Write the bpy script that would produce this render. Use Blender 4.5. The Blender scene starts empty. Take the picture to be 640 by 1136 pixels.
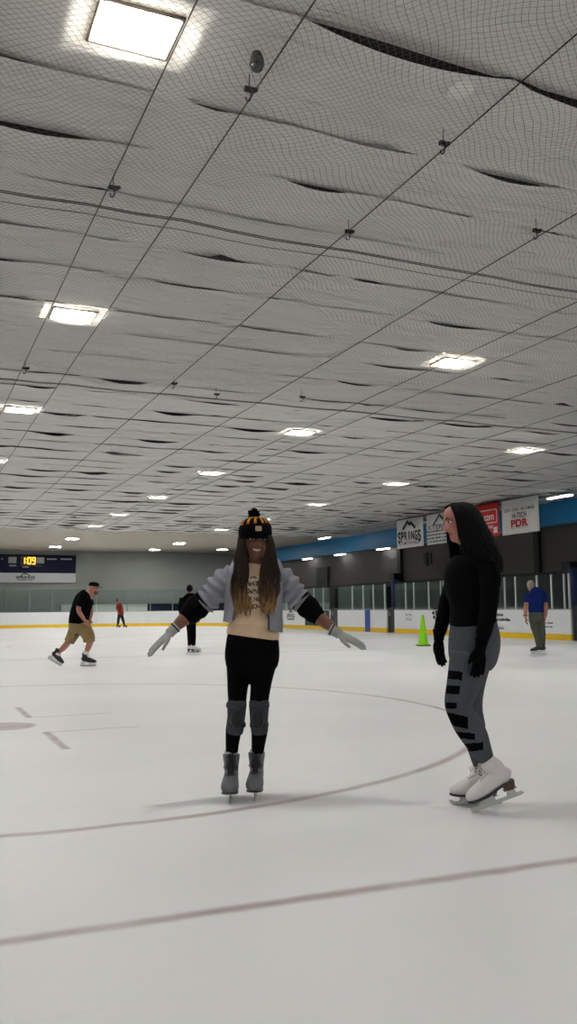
import bpy, bmesh, math, random
import numpy as np
from mathutils import Vector, Matrix, noise
from mathutils.bvhtree import BVHTree

random.seed(7)
PI = math.pi
SC = bpy.context.scene
COL = SC.collection
V = Vector

# ------------------------------------------------------------------ camera
FPX = 957.0
CAM_H = 1.18
YAW = math.radians(23.8)
PITCH = math.atan(106.6 / FPX)
ROLL = math.atan(.009)
CAM = V((0, 0, CAM_H))
FWD = V((math.sin(YAW) * math.cos(PITCH), math.cos(YAW) * math.cos(PITCH), math.sin(PITCH)))
RH = V((math.cos(YAW), -math.sin(YAW), 0))          # horizontal, to the right of the view
FH = V((math.sin(YAW), math.cos(YAW), 0))           # horizontal, away from the viewer
UP = V((0, 0, 1))
_u = RH.cross(FWD)
CR = RH * math.cos(ROLL) - _u * math.sin(ROLL)
CU = _u * math.cos(ROLL) + RH * math.sin(ROLL)
cd = bpy.data.cameras.new('camera')
cam = bpy.data.objects.new('camera', cd)
COL.objects.link(cam)
mw = Matrix((CR, CU, -FWD)).transposed().to_4x4()
mw.translation = CAM
cam.matrix_world = mw
cd.sensor_fit = 'VERTICAL'
cd.sensor_height = 24.0
cd.lens = FPX / 1136.0 * 24.0
cd.clip_start = .05
cd.clip_end = 300
SC.camera = cam


def ray(x, y):
    return FWD + CR * ((x - 320) / FPX) - CU * ((y - 568) / FPX)


def at_depth(x, y, d):
    r = ray(x, y)
    return CAM + r * (d / r.dot(FH))


def at_z(x, y, z):
    r = ray(x, y)
    return CAM + r * ((z - CAM_H) / r.z)


def at_x(x, y, X):
    r = ray(x, y)
    return CAM + r * (X / r.x)


def proj(p):
    d = p - CAM
    z = d.dot(FWD)
    return 320 + FPX * d.dot(CR) / z, 568 - FPX * d.dot(CU) / z


# ------------------------------------------------------------------ materials
def lin(c):
    return tuple(((x / 255) / 12.92 if x / 255 <= .04045 else ((x / 255 + .055) / 1.055) ** 2.4) for x in c)


def nodes(name):
    m = bpy.data.materials.new(name)
    m.use_nodes = True
    nt = m.node_tree
    nt.nodes.clear()
    out = nt.nodes.new('ShaderNodeOutputMaterial')
    return m, nt, out


def link(nt, a, b):
    nt.links.new(a, b)


def mth(nt, op, a, b=None, c=None, clamp=False):
    n = nt.nodes.new('ShaderNodeMath')
    n.operation = op
    n.use_clamp = clamp
    for i, v in enumerate((a, b, c)):
        if v is None:
            continue
        if isinstance(v, (int, float)):
            n.inputs[i].default_value = v
        else:
            link(nt, v, n.inputs[i])
    return n.outputs[0]


def mixc(nt, fac, a, b):
    n = nt.nodes.new('ShaderNodeMix')
    n.data_type = 'RGBA'
    ins = {'f': n.inputs[0], 'a': n.inputs[6], 'b': n.inputs[7]}
    for k, v in (('f', fac), ('a', a), ('b', b)):
        if isinstance(v, (int, float)):
            ins[k].default_value = v
        elif isinstance(v, tuple):
            ins[k].default_value = (*v[:3], 1)
        else:
            link(nt, v, ins[k])
    return n.outputs[2]


def ramp(nt, v, lo, hi):
    n = nt.nodes.new('ShaderNodeMapRange')
    n.interpolation_type = 'SMOOTHSTEP'
    link(nt, v, n.inputs[0])
    n.inputs[1].default_value = lo
    n.inputs[2].default_value = hi
    return n.outputs[0]


def objco(nt, scale=(1, 1, 1)):
    t = nt.nodes.new('ShaderNodeTexCoord')
    mp = nt.nodes.new('ShaderNodeMapping')
    mp.inputs['Scale'].default_value = scale
    link(nt, t.outputs['Object'], mp.inputs[0])
    return mp.outputs[0]


def tex_noise(nt, co, scale, detail=3, rough=.5):
    n = nt.nodes.new('ShaderNodeTexNoise')
    n.inputs['Scale'].default_value = scale
    n.inputs['Detail'].default_value = detail
    n.inputs['Roughness'].default_value = rough
    link(nt, co, n.inputs['Vector'])
    return n.outputs['Fac']


def mat(name, col, rough=.6, metal=0., var=.12, nscale=12., bump=0., bscale=60., spec=.5, stretch=(1, 1, 1), srgb=True):
    c = lin(col) if srgb else col
    m, nt, out = nodes(name)
    b = nt.nodes.new('ShaderNodeBsdfPrincipled')
    co = objco(nt, stretch)
    nz = tex_noise(nt, co, nscale)
    col_o = mixc(nt, nz, tuple(x * (1 - var) for x in c), tuple(min(1, x * (1 + var)) for x in c))
    link(nt, col_o, b.inputs['Base Color'])
    b.inputs['Roughness'].default_value = rough
    b.inputs['Metallic'].default_value = metal
    b.inputs['Specular IOR Level'].default_value = spec
    if bump:
        bn = nt.nodes.new('ShaderNodeBump')
        bn.inputs['Strength'].default_value = bump
        bn.inputs['Distance'].default_value = .01
        link(nt, tex_noise(nt, co, bscale, 4), bn.inputs['Height'])
        link(nt, bn.outputs[0], b.inputs['Normal'])
    link(nt, b.outputs[0], out.inputs[0])
    return m


def emis(name, col, strength):
    m, nt, out = nodes(name)
    e = nt.nodes.new('ShaderNodeEmission')
    e.inputs[0].default_value = (*lin(col), 1)
    e.inputs[1].default_value = strength
    link(nt, e.outputs[0], out.inputs[0])
    return m


def glass(name, tint, gloss=.08, alpha=.12):
    m, nt, out = nodes(name)
    tr = nt.nodes.new('ShaderNodeBsdfTransparent')
    tr.inputs[0].default_value = (*tint, 1)
    gl = nt.nodes.new('ShaderNodeBsdfGlossy')
    gl.inputs['Roughness'].default_value = .05
    gl.inputs[0].default_value = (.8, .9, .9, 1)
    df = nt.nodes.new('ShaderNodeBsdfDiffuse')
    df.inputs[0].default_value = (.45, .5, .49, 1)
    lw = nt.nodes.new('ShaderNodeFresnel')
    lw.inputs[0].default_value = 1.3
    mx = nt.nodes.new('ShaderNodeMixShader')
    link(nt, mth(nt, 'MULTIPLY', lw.outputs[0], gloss), mx.inputs[0])
    link(nt, tr.outputs[0], mx.inputs[1])
    link(nt, gl.outputs[0], mx.inputs[2])
    m2 = nt.nodes.new('ShaderNodeMixShader')
    m2.inputs[0].default_value = alpha
    link(nt, mx.outputs[0], m2.inputs[1])
    link(nt, df.outputs[0], m2.inputs[2])
    link(nt, m2.outputs[0], out.inputs[0])
    return m


# ------------------------------------------------------------------ mesh helpers
def catmull(p, n):
    """p: array of rows; returns rows with n sub-steps per span."""
    p = np.asarray(p, float)
    if len(p) == 2:
        t = np.linspace(0, 1, n + 1)[:, None]
        return p[0] * (1 - t) + p[1] * t
    q = np.vstack([2 * p[0] - p[1], p, 2 * p[-1] - p[-2]])
    out = []
    for i in range(1, len(q) - 2):
        a, b, c, d = q[i - 1], q[i], q[i + 1], q[i + 2]
        for k in range(n):
            t = k / n
            out.append(.5 * (2 * b + (c - a) * t + (2 * a - 5 * b + 4 * c - d) * t * t + (3 * b - a - 3 * c + d) * t ** 3))
    out.append(p[-1])
    return np.array(out)


class MB:
    def __init__(s):
        s.v = []
        s.f = []
        s.m = []

    def add(s, vs, fs, mi=0):
        o = len(s.v)
        s.v += [V(x) for x in vs]
        s.f += [tuple(o + i for i in f) for f in fs]
        s.m += [mi] * len(fs)
        return s

    def box(s, c, h, ax=None, mi=0):
        """c centre, h half sizes, ax three axes"""
        X, Y, Z = ax or (V((1, 0, 0)), V((0, 1, 0)), V((0, 0, 1)))
        c = V(c)
        vs = [c + X * (h[0] * a) + Y * (h[1] * b) + Z * (h[2] * d) for d in (-1, 1) for b in (-1, 1) for a in (-1, 1)]
        return s.add(vs, [(0, 2, 3, 1), (4, 5, 7, 6), (0, 1, 5, 4), (2, 6, 7, 3), (0, 4, 6, 2), (1, 3, 7, 5)], mi)

    def loft(s, st, hint=None, n=18, sub=4, p=2.0, mi=0, wob=None):
        """st: (centre, rx, ry); rx lies along the hint direction"""
        hint = V(hint) if hint is not None else RH
        rows = catmull([[*c, a, b] for c, a, b in st], sub)
        C = [V(r[:3]) for r in rows]
        vs, fs = [], []
        k = len(C)
        for i, r in enumerate(rows):
            T = (C[min(i + 1, k - 1)] - C[max(i - 1, 0)]).normalized()
            A = hint - T * hint.dot(T)
            if A.length < 1e-4:
                A = T.orthogonal()
            A.normalize()
            B = T.cross(A)
            rx, ry = max(r[3], 1e-4), max(r[4], 1e-4)
            for j in range(n):
                t = 2 * PI * j / n
                cx, sy = math.cos(t), math.sin(t)
                x = math.copysign(abs(cx) ** (2 / p), cx)
                y = math.copysign(abs(sy) ** (2 / p), sy)
                w = 1 if wob is None else wob(i / (k - 1), t)
                vs.append(C[i] + A * (rx * x * w) + B * (ry * y * w))
        for i in range(k - 1):
            for j in range(n):
                a, b = i * n + j, i * n + (j + 1) % n
                fs.append((a, b, b + n, a + n))
        vs += [C[0], C[-1]]
        e0, e1 = len(vs) - 2, len(vs) - 1
        for j in range(n):
            fs.append((e0, (j + 1) % n, j))
            fs.append((e1, (k - 1) * n + j, (k - 1) * n + (j + 1) % n))
        return s.add(vs, fs, mi)

    def tube(s, pts, r, n=8, sub=3, mi=0, hint=None):
        rr = r if isinstance(r, (list, tuple)) else [r] * len(pts)
        return s.loft([(p, a, a) for p, a in zip(pts, rr)], hint or V((.31, .2, .93)), n, sub, mi=mi)

    def ell(s, c, r, ax=None, nu=16, nv=10, mi=0):
        X, Y, Z = ax or (V((1, 0, 0)), V((0, 1, 0)), V((0, 0, 1)))
        c = V(c)
        vs = [c - Z * r[2]]
        for i in range(1, nv):
            ph = -PI / 2 + PI * i / nv
            for j in range(nu):
                t = 2 * PI * j / nu
                vs.append(c + X * (r[0] * math.cos(ph) * math.cos(t)) + Y * (r[1] * math.cos(ph) * math.sin(t)) + Z * (r[2] * math.sin(ph)))
        vs.append(c + Z * r[2])
        fs = [(0, 1 + (j + 1) % nu, 1 + j) for j in range(nu)]
        for i in range(nv - 2):
            for j in range(nu):
                a, b = 1 + i * nu + j, 1 + i * nu + (j + 1) % nu
                fs.append((a, b, b + nu, a + nu))
        l = len(vs) - 1
        o = 1 + (nv - 2) * nu
        fs += [(l, o + j, o + (j + 1) % nu) for j in range(nu)]
        return s.add(vs, fs, mi)

    def prism(s, poly, org, X, Y, N, mi=0):
        """2-D outline extruded by the vector N, centred on the plane"""
        a = [org + X * p[0] + Y * p[1] - N * .5 for p in poly]
        b = [q + N for q in a]
        k = len(poly)
        fs = [tuple(reversed(range(k))), tuple(range(k, 2 * k))]
        fs += [(i, (i + 1) % k, k + (i + 1) % k, k + i) for i in range(k)]
        return s.add(a + b, fs, mi)

    def build(s, name, mats, parent=None, root=V((0, 0, 0)), smooth=False, voxel=None, relax=0, assign=None, deform=None, cut=None, solid=0., local=False, autosmooth=None):
        mats = mats if isinstance(mats, (list, tuple)) else [mats]
        me = bpy.data.meshes.new(name)
        off = V((0, 0, 0)) if local else root
        me.from_pydata([tuple(v - off) for v in s.v], [], s.f)
        for i, p in enumerate(me.polygons):
            p.material_index = s.m[i]
        if voxel:
            bm = bmesh.new()
            bm.from_mesh(me)
            bmesh.ops.recalc_face_normals(bm, faces=bm.faces)
            bm.to_mesh(me)
            bm.free()
            tmp = bpy.data.objects.new('tmp', me)
            COL.objects.link(tmp)
            r = tmp.modifiers.new('r', 'REMESH')
            r.mode = 'VOXEL'
            r.voxel_size = voxel
            r.adaptivity = 0
            if relax:
                sm = tmp.modifiers.new('s', 'SMOOTH')
                sm.factor = .5
                sm.iterations = relax
            dg = bpy.context.evaluated_depsgraph_get()
            me2 = bpy.data.meshes.new_from_object(tmp.evaluated_get(dg))
            bpy.data.objects.remove(tmp)
            bpy.data.meshes.remove(me)
            me = me2
            me.name = name
            smooth = True
        for m in list(me.materials):
            pass
        me.materials.clear()
        for m in mats:
            me.materials.append(m)
        if deform:
            for v in me.vertices:
                v.co = deform(v.co + off) - off
        if cut:
            bm = bmesh.new()
            bm.from_mesh(me)
            kill = [f for f in bm.faces if cut(f.calc_center_median() + off, f.normal)]
            bmesh.ops.delete(bm, geom=kill, context='FACES')
            # ease the stepped border
            for _ in range(4):
                mv = {}
                for v in bm.verts:
                    be = [e for e in v.link_edges if e.is_boundary]
                    if len(be) == 2:
                        mv[v] = (v.co * 2 + be[0].other_vert(v).co + be[1].other_vert(v).co) / 4
                for v, c in mv.items():
                    v.co = c
            bm.to_mesh(me)
            bm.free()
        if assign:
            for p in me.polygons:
                p.material_index = assign(p.center + off, p.normal)
        if smooth:
            me.polygons.foreach_set('use_smooth', [True] * len(me.polygons))
        me.update()
        o = bpy.data.objects.new(name, me)
        COL.objects.link(o)
        if parent:
            o.parent = parent
        elif not local:
            o.location = root
        if solid:
            sd = o.modifiers.new('s', 'SOLIDIFY')
            sd.thickness = solid
            sd.offset = -1
        return o


def empty(name, loc, label=None, cat=None, group=None, kind=None):
    o = bpy.data.objects.new(name, None)
    COL.objects.link(o)
    o.location = loc
    o.empty_display_size = .1
    tag(o, label, cat, group, kind)
    return o


def tag(o, label=None, cat=None, group=None, kind=None):
    for k, v in (('label', label), ('category', cat), ('group', group), ('kind', kind)):
        if v:
            o[k] = v
    return o


def bevel(o, w=.005, seg=2):
    b = o.modifiers.new('b', 'BEVEL')
    b.width = w
    b.segments = seg
    b.limit_method = 'ANGLE'
    return o


def text_mesh(name, body, size, m, parent, org, X, Y, root, width=None, bold=0., depth=.004):
    """lettering: X runs along the line, Y up the letters; org is the middle of the line"""
    cu = bpy.data.curves.new(name, 'FONT')
    cu.body = body
    cu.size = 1
    cu.align_x = 'CENTER'
    cu.align_y = 'CENTER'
    cu.offset = bold
    t = bpy.data.objects.new(name, cu)
    COL.objects.link(t)
    dg = bpy.context.evaluated_depsgraph_get()
    dg.update()
    me = bpy.data.meshes.new_from_object(t.evaluated_get(dg))
    bpy.data.objects.remove(t)
    xs = [v.co.x for v in me.vertices]
    ys = [v.co.y for v in me.vertices]
    w = max(xs) - min(xs)
    h = max(ys) - min(ys)
    sx = (width / w) if width else size / h
    sy = size / h
    mx, my = (max(xs) + min(xs)) / 2, (max(ys) + min(ys)) / 2
    for v in me.vertices:
        v.co = org + X * ((v.co.x - mx) * sx) + Y * ((v.co.y - my) * sy) - root
    me.materials.clear()
    me.materials.append(m)
    o = bpy.data.objects.new(name, me)
    COL.objects.link(o)
    o.parent = parent
    return o
# ------------------------------------------------------------------ the room
H = 5.4
X0, X1, Y0, Y1 = -9.0, 24.5, -10.0, 63.0
BX0, BX1, BY1, BR = -5.4, 20.6, 60.8, 8.5
SX, SY = .95, 9.45          # the face-off spot


def ice_material():
    m, nt, out = nodes('ice')
    b = nt.nodes.new('ShaderNodeBsdfPrincipled')
    t = nt.nodes.new('ShaderNodeTexCoord')
    sp = nt.nodes.new('ShaderNodeSeparateXYZ')
    link(nt, t.outputs['Object'], sp.inputs[0])
    wob = mth(nt, 'MULTIPLY', mth(nt, 'SUBTRACT', tex_noise(nt, t.outputs['Object'], 3.0, 4, .6), .5), .05)
    x = mth(nt, 'ADD', sp.outputs[0], wob)
    y = mth(nt, 'ADD', sp.outputs[1], wob)

    def band(v, c, w, soft=.02):
        d = mth(nt, 'ABSOLUTE', mth(nt, 'SUBTRACT', v, c))
        n = nt.nodes.new('ShaderNodeMapRange')
        n.interpolation_type = 'SMOOTHSTEP'
        link(nt, d, n.inputs[0])
        n.inputs[1].default_value = w + soft
        n.inputs[2].default_value = max(w - soft, 0)
        return n.outputs[0]

    def dist(cx, cy):
        dx, dy = mth(nt, 'SUBTRACT', x, cx), mth(nt, 'SUBTRACT', y, cy)
        return mth(nt, 'SQRT', mth(nt, 'ADD', mth(nt, 'MULTIPLY', dx, dx), mth(nt, 'MULTIPLY', dy, dy)))

    def mul(*a):
        r = a[0]
        for q in a[1:]:
            r = mth(nt, 'MULTIPLY', r, q)
        return r

    def mx(*a):
        r = a[0]
        for q in a[1:]:
            r = mth(nt, 'MAXIMUM', r, q)
        return r

    def seg(cx, hx, cy, hy, s=.015):
        return mul(band(x, cx, hx, s), band(y, cy, hy, s))
    d1 = dist(1.08, 9.63)
    d0 = dist(SX, SY)
    ysk = mth(nt, 'MULTIPLY_ADD', mth(nt, 'SUBTRACT', x, 1.5), .035, y)
    d2 = dist(SX + 13.9, SY)
    red = mx(band(ysk, 3.345, .035, .03), band(d1, 4.75, .035, .03), band(d0, 0, .32, .03), band(d2, 4.55, .035, .03), band(d2, 0, .32, .03))
    hs = []
    for sx in (-1, 1):
        for sy in (-1, 1):
            hs.append(seg(SX + sx * .34, .035, SY + sy * 1.2, .58, .02))
    red = mx(red, *hs)
    far = mx(band(dist(7.6, 29.5), 4.55, .04, .04), band(y, 29.5, .12, .04), band(dist(SX, 49.6), 4.55, .04, .04), band(dist(SX + 13.4, 49.6), 4.55, .04, .04))
    thin = []
    for sx in (-1, 1):
        for sy in (-1, 1):
            thin.append(seg(SX + sx * .8, .46, SY + sy * .64, .012, .012))
    thin = mx(*thin)
    blue = mx(band(y, 21.75, .09, .05), band(y, 37.3, .15, .05))
    wear = ramp(nt, tex_noise(nt, t.outputs['Object'], 2.2, 5, .65), .2, .75)
    # skate scratches and refrozen patches
    sc1 = tex_noise(nt, objco(nt, (.5, 5., 1)), 1.6, 6, .7)
    sc2 = tex_noise(nt, objco(nt, (3.5, .7, 1)), 2.4, 6, .7)
    patch = tex_noise(nt, t.outputs['Object'], .35, 4, .55)
    base = mixc(nt, ramp(nt, patch, .3, .7), (.805, .805, .80), (.865, .865, .86))
    base = mixc(nt, mth(nt, 'MULTIPLY', ramp(nt, sc1, .6, .75), .16), base, (.5, .5, .5))
    base = mixc(nt, mth(nt, 'MULTIPLY', ramp(nt, sc2, .62, .8), .10), base, (.95, .95, .95))
    # scuffed streaks of centre ice
    zone = mth(nt, 'MULTIPLY', band(x, 10., 3.5, 2.5), band(y, 24.5, 3., 2.))
    stk = ramp(nt, tex_noise(nt, objco(nt, (.35, 2.2, 1)), 1.3, 5, .6), .52, .6)
    base = mixc(nt, mth(nt, 'MULTIPLY', mth(nt, 'MULTIPLY', zone, stk), .4), base, (.38, .39, .4))
    base = mixc(nt, mth(nt, 'MULTIPLY', red, mth(nt, 'MULTIPLY_ADD', wear, .35, .45)), base, (.33, .20, .22))
    base = mixc(nt, mth(nt, 'MULTIPLY', far, .3), base, (.4, .3, .33))
    base = mixc(nt, mth(nt, 'MULTIPLY', thin, .85), base, (.3, .2, .2))
    base = mixc(nt, mth(nt, 'MULTIPLY', blue, .45), base, (.3, .32, .37))
    link(nt, base, b.inputs['Base Color'])
    b.inputs['Roughness'].default_value = .42
    b.inputs['Specular IOR Level'].default_value = .3
    bn = nt.nodes.new('ShaderNodeBump')
    bn.inputs['Strength'].default_value = .12
    bn.inputs['Distance'].default_value = .01
    link(nt, mth(nt, 'ADD', sc1, sc2), bn.inputs['Height'])
    link(nt, bn.outputs[0], b.inputs['Normal'])
    link(nt, b.outputs[0], out.inputs[0])
    return m


def foil_material():
    m, nt, out = nodes('white ceiling foil')
    b = nt.nodes.new('ShaderNodeBsdfPrincipled')
    n1 = tex_noise(nt, objco(nt, (.5, 4., 1)), 1.5, 5, .6)
    n2 = tex_noise(nt, objco(nt, (1.2, 14., 1)), 1.4, 4, .6)
    col = mixc(nt, n1, (.77, .76, .735), (.87, .86, .835))
    link(nt, col, b.inputs['Base Color'])
    b.inputs['Roughness'].default_value = .42
    b.inputs['Metallic'].default_value = .0
    bn = nt.nodes.new('ShaderNodeBump')
    bn.inputs['Strength'].default_value = 1.0
    bn.inputs['Distance'].default_value = .11
    link(nt, mth(nt, 'MULTIPLY_ADD', n2, .45, n1), bn.inputs['Height'])
    link(nt, bn.outputs[0], b.inputs['Normal'])
    tl = nt.nodes.new('ShaderNodeBsdfTranslucent')
    tl.inputs[0].default_value = (.85, .82, .76, 1)
    link(nt, bn.outputs[0], tl.inputs['Normal'])
    ms = nt.nodes.new('ShaderNodeMixShader')
    ms.inputs[0].default_value = .10
    link(nt, b.outputs[0], ms.inputs[1])
    link(nt, tl.outputs[0], ms.inputs[2])
    link(nt, ms.outputs[0], out.inputs[0])
    return m


def net_material():
    m, nt, out = nodes('black diamond netting')
    t = nt.nodes.new('ShaderNodeTexCoord')
    sp = nt.nodes.new('ShaderNodeSeparateXYZ')
    link(nt, t.outputs['Object'], sp.inputs[0])
    w1 = mth(nt, 'MULTIPLY', mth(nt, 'SUBTRACT', tex_noise(nt, t.outputs['Object'], .7, 2), .5), .5)
    mp = nt.nodes.new('ShaderNodeMapping')
    mp.inputs['Location'].default_value = (7, 3, 0)
    link(nt, t.outputs['Object'], mp.inputs[0])
    w2 = mth(nt, 'MULTIPLY', mth(nt, 'SUBTRACT', tex_noise(nt, mp.outputs[0], .7, 2), .5), .5)
    x = mth(nt, 'ADD', sp.outputs[0], w1)
    y = mth(nt, 'ADD', sp.outputs[1], w2)
    k = 1 / (.05 * math.sqrt(2))
    ms = []
    for q in (mth(nt, 'ADD', x, y), mth(nt, 'SUBTRACT', x, y)):
        fr = mth(nt, 'FRACT', mth(nt, 'MULTIPLY', q, k))
        d = mth(nt, 'ABSOLUTE', mth(nt, 'SUBTRACT', fr, .5))
        ms.append(mth(nt, 'LESS_THAN', d, .033))
    mask = mth(nt, 'MAXIMUM', *ms)
    tr = nt.nodes.new('ShaderNodeBsdfTransparent')
    df = nt.nodes.new('ShaderNodeBsdfDiffuse')
    df.inputs[0].default_value = (.22, .21, .19, 1)
    ms_ = nt.nodes.new('ShaderNodeMixShader')
    link(nt, mask, ms_.inputs[0])
    link(nt, tr.outputs[0], ms_.inputs[1])
    link(nt, df.outputs[0], ms_.inputs[2])
    link(nt, ms_.outputs[0], out.inputs[0])
    return m


M = {}
M['ice'] = ice_material()
M['foil'] = foil_material()
M['net'] = net_material()
M['deck'] = mat('dark roof deck', (26, 25, 24), .8)
M['plainceil'] = mat('beige ceiling board', (172, 166, 155), .7, nscale=2)
M['wall_far'] = mat('grey painted block wall', (134, 137, 133), .75, var=.05, nscale=1.2)
M['wall_dark'] = mat('dark grey wall paint', (84, 80, 76), .75, var=.08, nscale=1.0)
M['wainscot'] = mat('dark lower wall', (30, 34, 34), .6)
M['rubber'] = mat('black rubber floor', (34, 34, 35), .8)
M['bluebeam'] = mat('blue painted steel', (20, 112, 164), .4, var=.1, nscale=1.5)
M['cable'] = mat('dark steel cable', (38, 37, 35), .5, .3)
M['rope'] = mat('grey net edge rope', (74, 72, 68), .8)
M['board'] = mat('white board panel', (232, 234, 236), .35, var=.03, nscale=2)
M['boardfar'] = M['board']
M['kick'] = mat('yellow kick plate', (232, 190, 18), .4, var=.06)
M['cap'] = mat('grey cap rail', (150, 158, 160), .4)
M['post'] = mat('pale aluminium post', (196, 202, 202), .4, .2)
M['postdark'] = mat('dark post', (52, 58, 58), .5)
M['postgrey'] = mat('grey glazing post', (112, 122, 120), .5)
M['glass'] = glass('rink glass', (.84, .90, .88), .45, .008)
M['ink'] = mat('black print', (30, 32, 35), .6)
M['blueline'] = mat('blue line paint', (18, 66, 150), .4)
M['adblack'] = mat('black advert panel', (38, 40, 44), .5)
M['white'] = mat('white', (226, 226, 224), .55, var=.03)
M['banner'] = mat('white banner vinyl', (232, 232, 230), .5, var=.03, nscale=3)
M['bannerred'] = mat('red banner vinyl', (206, 32, 34), .5, var=.05)
M['redprint'] = mat('crimson print', (196, 30, 62), .5)
M['navy'] = mat('navy panel', (13, 20, 44), .6, spec=.15)
M['navypad'] = mat('navy padding', (24, 40, 88), .5)
M['black'] = mat('matt black', (18, 18, 19), .55)
M['frame'] = mat('brown grey lamp frame', (120, 110, 94), .5)
M['lamp'] = emis('lamp diffuser', (255, 254, 251), 56.)
M['tube'] = emis('tube lamp', (246, 250, 255), 9.)
M['digit'] = emis('amber digits', (255, 150, 40), 2.6)
M['lime'] = mat('lime plastic', (150, 226, 20), .45, var=.05)
M['conebase'] = mat('black rubber base', (40, 42, 38), .7)
M['greybox'] = mat('grey panel', (140, 142, 144), .5)
M['pale'] = mat('pale foil patch', (236, 234, 228), .5)

# floor
mb = MB().box(((X0 + X1) / 2, (Y0 + Y1) / 2, -.1), ((X1 - X0) / 2, (Y1 - Y0) / 2, .1))
fl = tag(mb.build('floor', M['ice'], local=True), 'pale white skating ice with faded red lines and circles', 'floor', kind='structure')


def rink_path(step=.6):
    """inner face of the boards, from the right side round the far corners to the left"""
    P = [(BX1, -1.0), (BX1, BY1 - BR)]
    for i in range(1, 13):
        a = PI / 2 * i / 12
        P.append((BX1 - BR + BR * math.cos(a), BY1 - BR + BR * math.sin(a)))
    P.append((BX0 + BR, BY1))
    for i in range(1, 13):
        a = PI / 2 + PI / 2 * i / 12
        P.append((BX0 + BR + BR * math.cos(a), BY1 - BR + BR * math.sin(a)))
    P.append((BX0, -1.0))
    return P


# rubber floor outside the boards
R1 = rink_path()
mb = MB()
inner = [V((x, y, .012)) for x, y in R1]
mb.add([V((BX1 + .12, -1, .012)), V((X1, -1, .012)), V((X1, BY1 - BR, .012)), V((BX1 + .12, BY1 - BR, .012))], [(0, 1, 2, 3)])
arc = [V((BX1 - BR + (BR + .12) * math.cos(a), BY1 - BR + (BR + .12) * math.sin(a), .012)) for a in [PI / 2 * i / 12 for i in range(13)]]
arc2 = [V((BX0 + BR + (BR + .12) * math.cos(a), BY1 - BR + (BR + .12) * math.sin(a), .012)) for a in [PI / 2 + PI / 2 * i / 12 for i in range(13)]]
mb.add(arc + [V((X1, Y1, .012)), V((X1, BY1 - BR, .012))], [tuple(range(15))])
mb.add([arc[-1], V((arc[-1].x, Y1, .012)), V((X1, Y1, .012))], [(0, 1, 2)])
mb.add([arc2[0], V((arc[-1].x, BY1 + .12, .012)), V((arc[-1].x, Y1, .012)), V((arc2[0].x, Y1, .012))], [(0, 1, 2, 3)])
mb.add(arc2 + [V((X0, BY1 - BR, .012)), V((X0, Y1, .012)), V((arc2[0].x, Y1, .012))], [tuple(range(16))])
tag(mb.build('trim_1', M['rubber'], local=True), 'dark rubber walkway behind the rink boards', 'walkway', kind='structure')

# walls
T = .15
tag(MB().box(((X0 + X1) / 2, Y1 + T, 3), ((X1 - X0) / 2 + .3, T, 3.1)).build('wall_far', M['wall_far'], local=True), 'grey far end wall carrying the scoreboard', 'wall', kind='structure')
tag(MB().box((X1 + T, (Y0 + Y1) / 2, 3), (T, (Y1 - Y0) / 2, 3.1)).build('wall_right', M['wall_dark'], local=True), 'dark grey side wall under the blue bulkhead', 'wall', kind='structure')
tag(MB().box((X0 - T, (Y0 + Y1) / 2, 3), (T, (Y1 - Y0) / 2, 3.1)).build('wall_left', M['wall_far'], local=True), 'grey side wall', 'wall', kind='structure')
tag(MB().box(((X0 + X1) / 2, Y0 - T, 3), ((X1 - X0) / 2 + .3, T, 3.1)).build('wall_near', M['wall_far'], local=True), 'grey end wall', 'wall', kind='structure')
tag(MB().box((X1 - .04, 28, 1.3), (.04, 34.9, 1.29)).build('trim_2', M['wainscot'], local=True), 'dark lower half of the side wall behind the glass', 'wall panel', kind='structure')
bb = MB().box((X1 - .25, 28, 4.93), (.25, 34.9, .47)).box((X1 - .29, 28, 4.49), (.29, 34.9, .03))
tag(bb.build('trim_3', M['bluebeam'], local=True), 'blue bulkhead running along the top of the dark side wall', 'bulkhead', kind='structure')
mb = MB()
for x, y in ((595, 600), (527, 600), (443, 615)):
    p = at_x(x, y, X1 - .12)
    mb = MB().box((X1 - .09, p.y, 3.5), (.09, .16, .95))
    tag(mb.build('trim_4' if x == 595 else ('trim_5' if x == 527 else 'trim_6'), M['wainscot'], local=True), 'dark pilaster on the side wall', 'pilaster', kind='structure')
# dark window and door in the side wall
p = at_x(475, 620, X1)
w = tag(MB().box((X1 - .03, p.y, p.z), (.03, .36, .3)).build('window_1', M['black'], local=True), 'small dark window in the side wall under the banners', 'window', kind='structure')
MB().box((X1 - .05, p.y, p.z), (.05, .03, .34)).build('window_frame', M['wainscot'], w, local=True)
p = at_x(359, 640, X1)
w = tag(MB().box((X1 - .1, p.y, 2.6), (.03, .8, 1.05)).build('door_1', M['black'], local=True), 'dark doorway high in the side wall near the far corner', 'door', kind='structure')
MB().box((X1 - .08, p.y, 3.7), (.05, .9, .06)).build('door_frame', M['wainscot'], w, local=True)

# ---------------------------------------------------------------- ceiling
ceil = MB().box(((X0 + X1) / 2, (Y0 + Y1) / 2, 6.15), ((X1 - X0) / 2, (Y1 - Y0) / 2, .05)).build('ceiling', M['deck'], local=True)
tag(ceil, 'white wrinkled sheets hung in strips under a dark roof', 'ceiling', kind='structure')
WX = sorted([1.68 + 6.65 * k + o for k in range(-2, 4) for o in (0, .75, 2.67, 4.72)])
WX = [x for x in WX if X0 < x < 24.4]
seams = [-10.0, -8.6, -7.2, -5.6, -4.0, -2.6, -1.2, .1, 1.5, 2.7, 4.0, 5.2, 6.5, 7.4, 8.34]
y = 8.34
while y < 45:
    y += random.uniform(.95, 1.5)
    if abs(y - 15.5) < .6:
        y = 15.5
    seams.append(y)
seams.append(46.0)
rs = random.Random(3)
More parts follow.
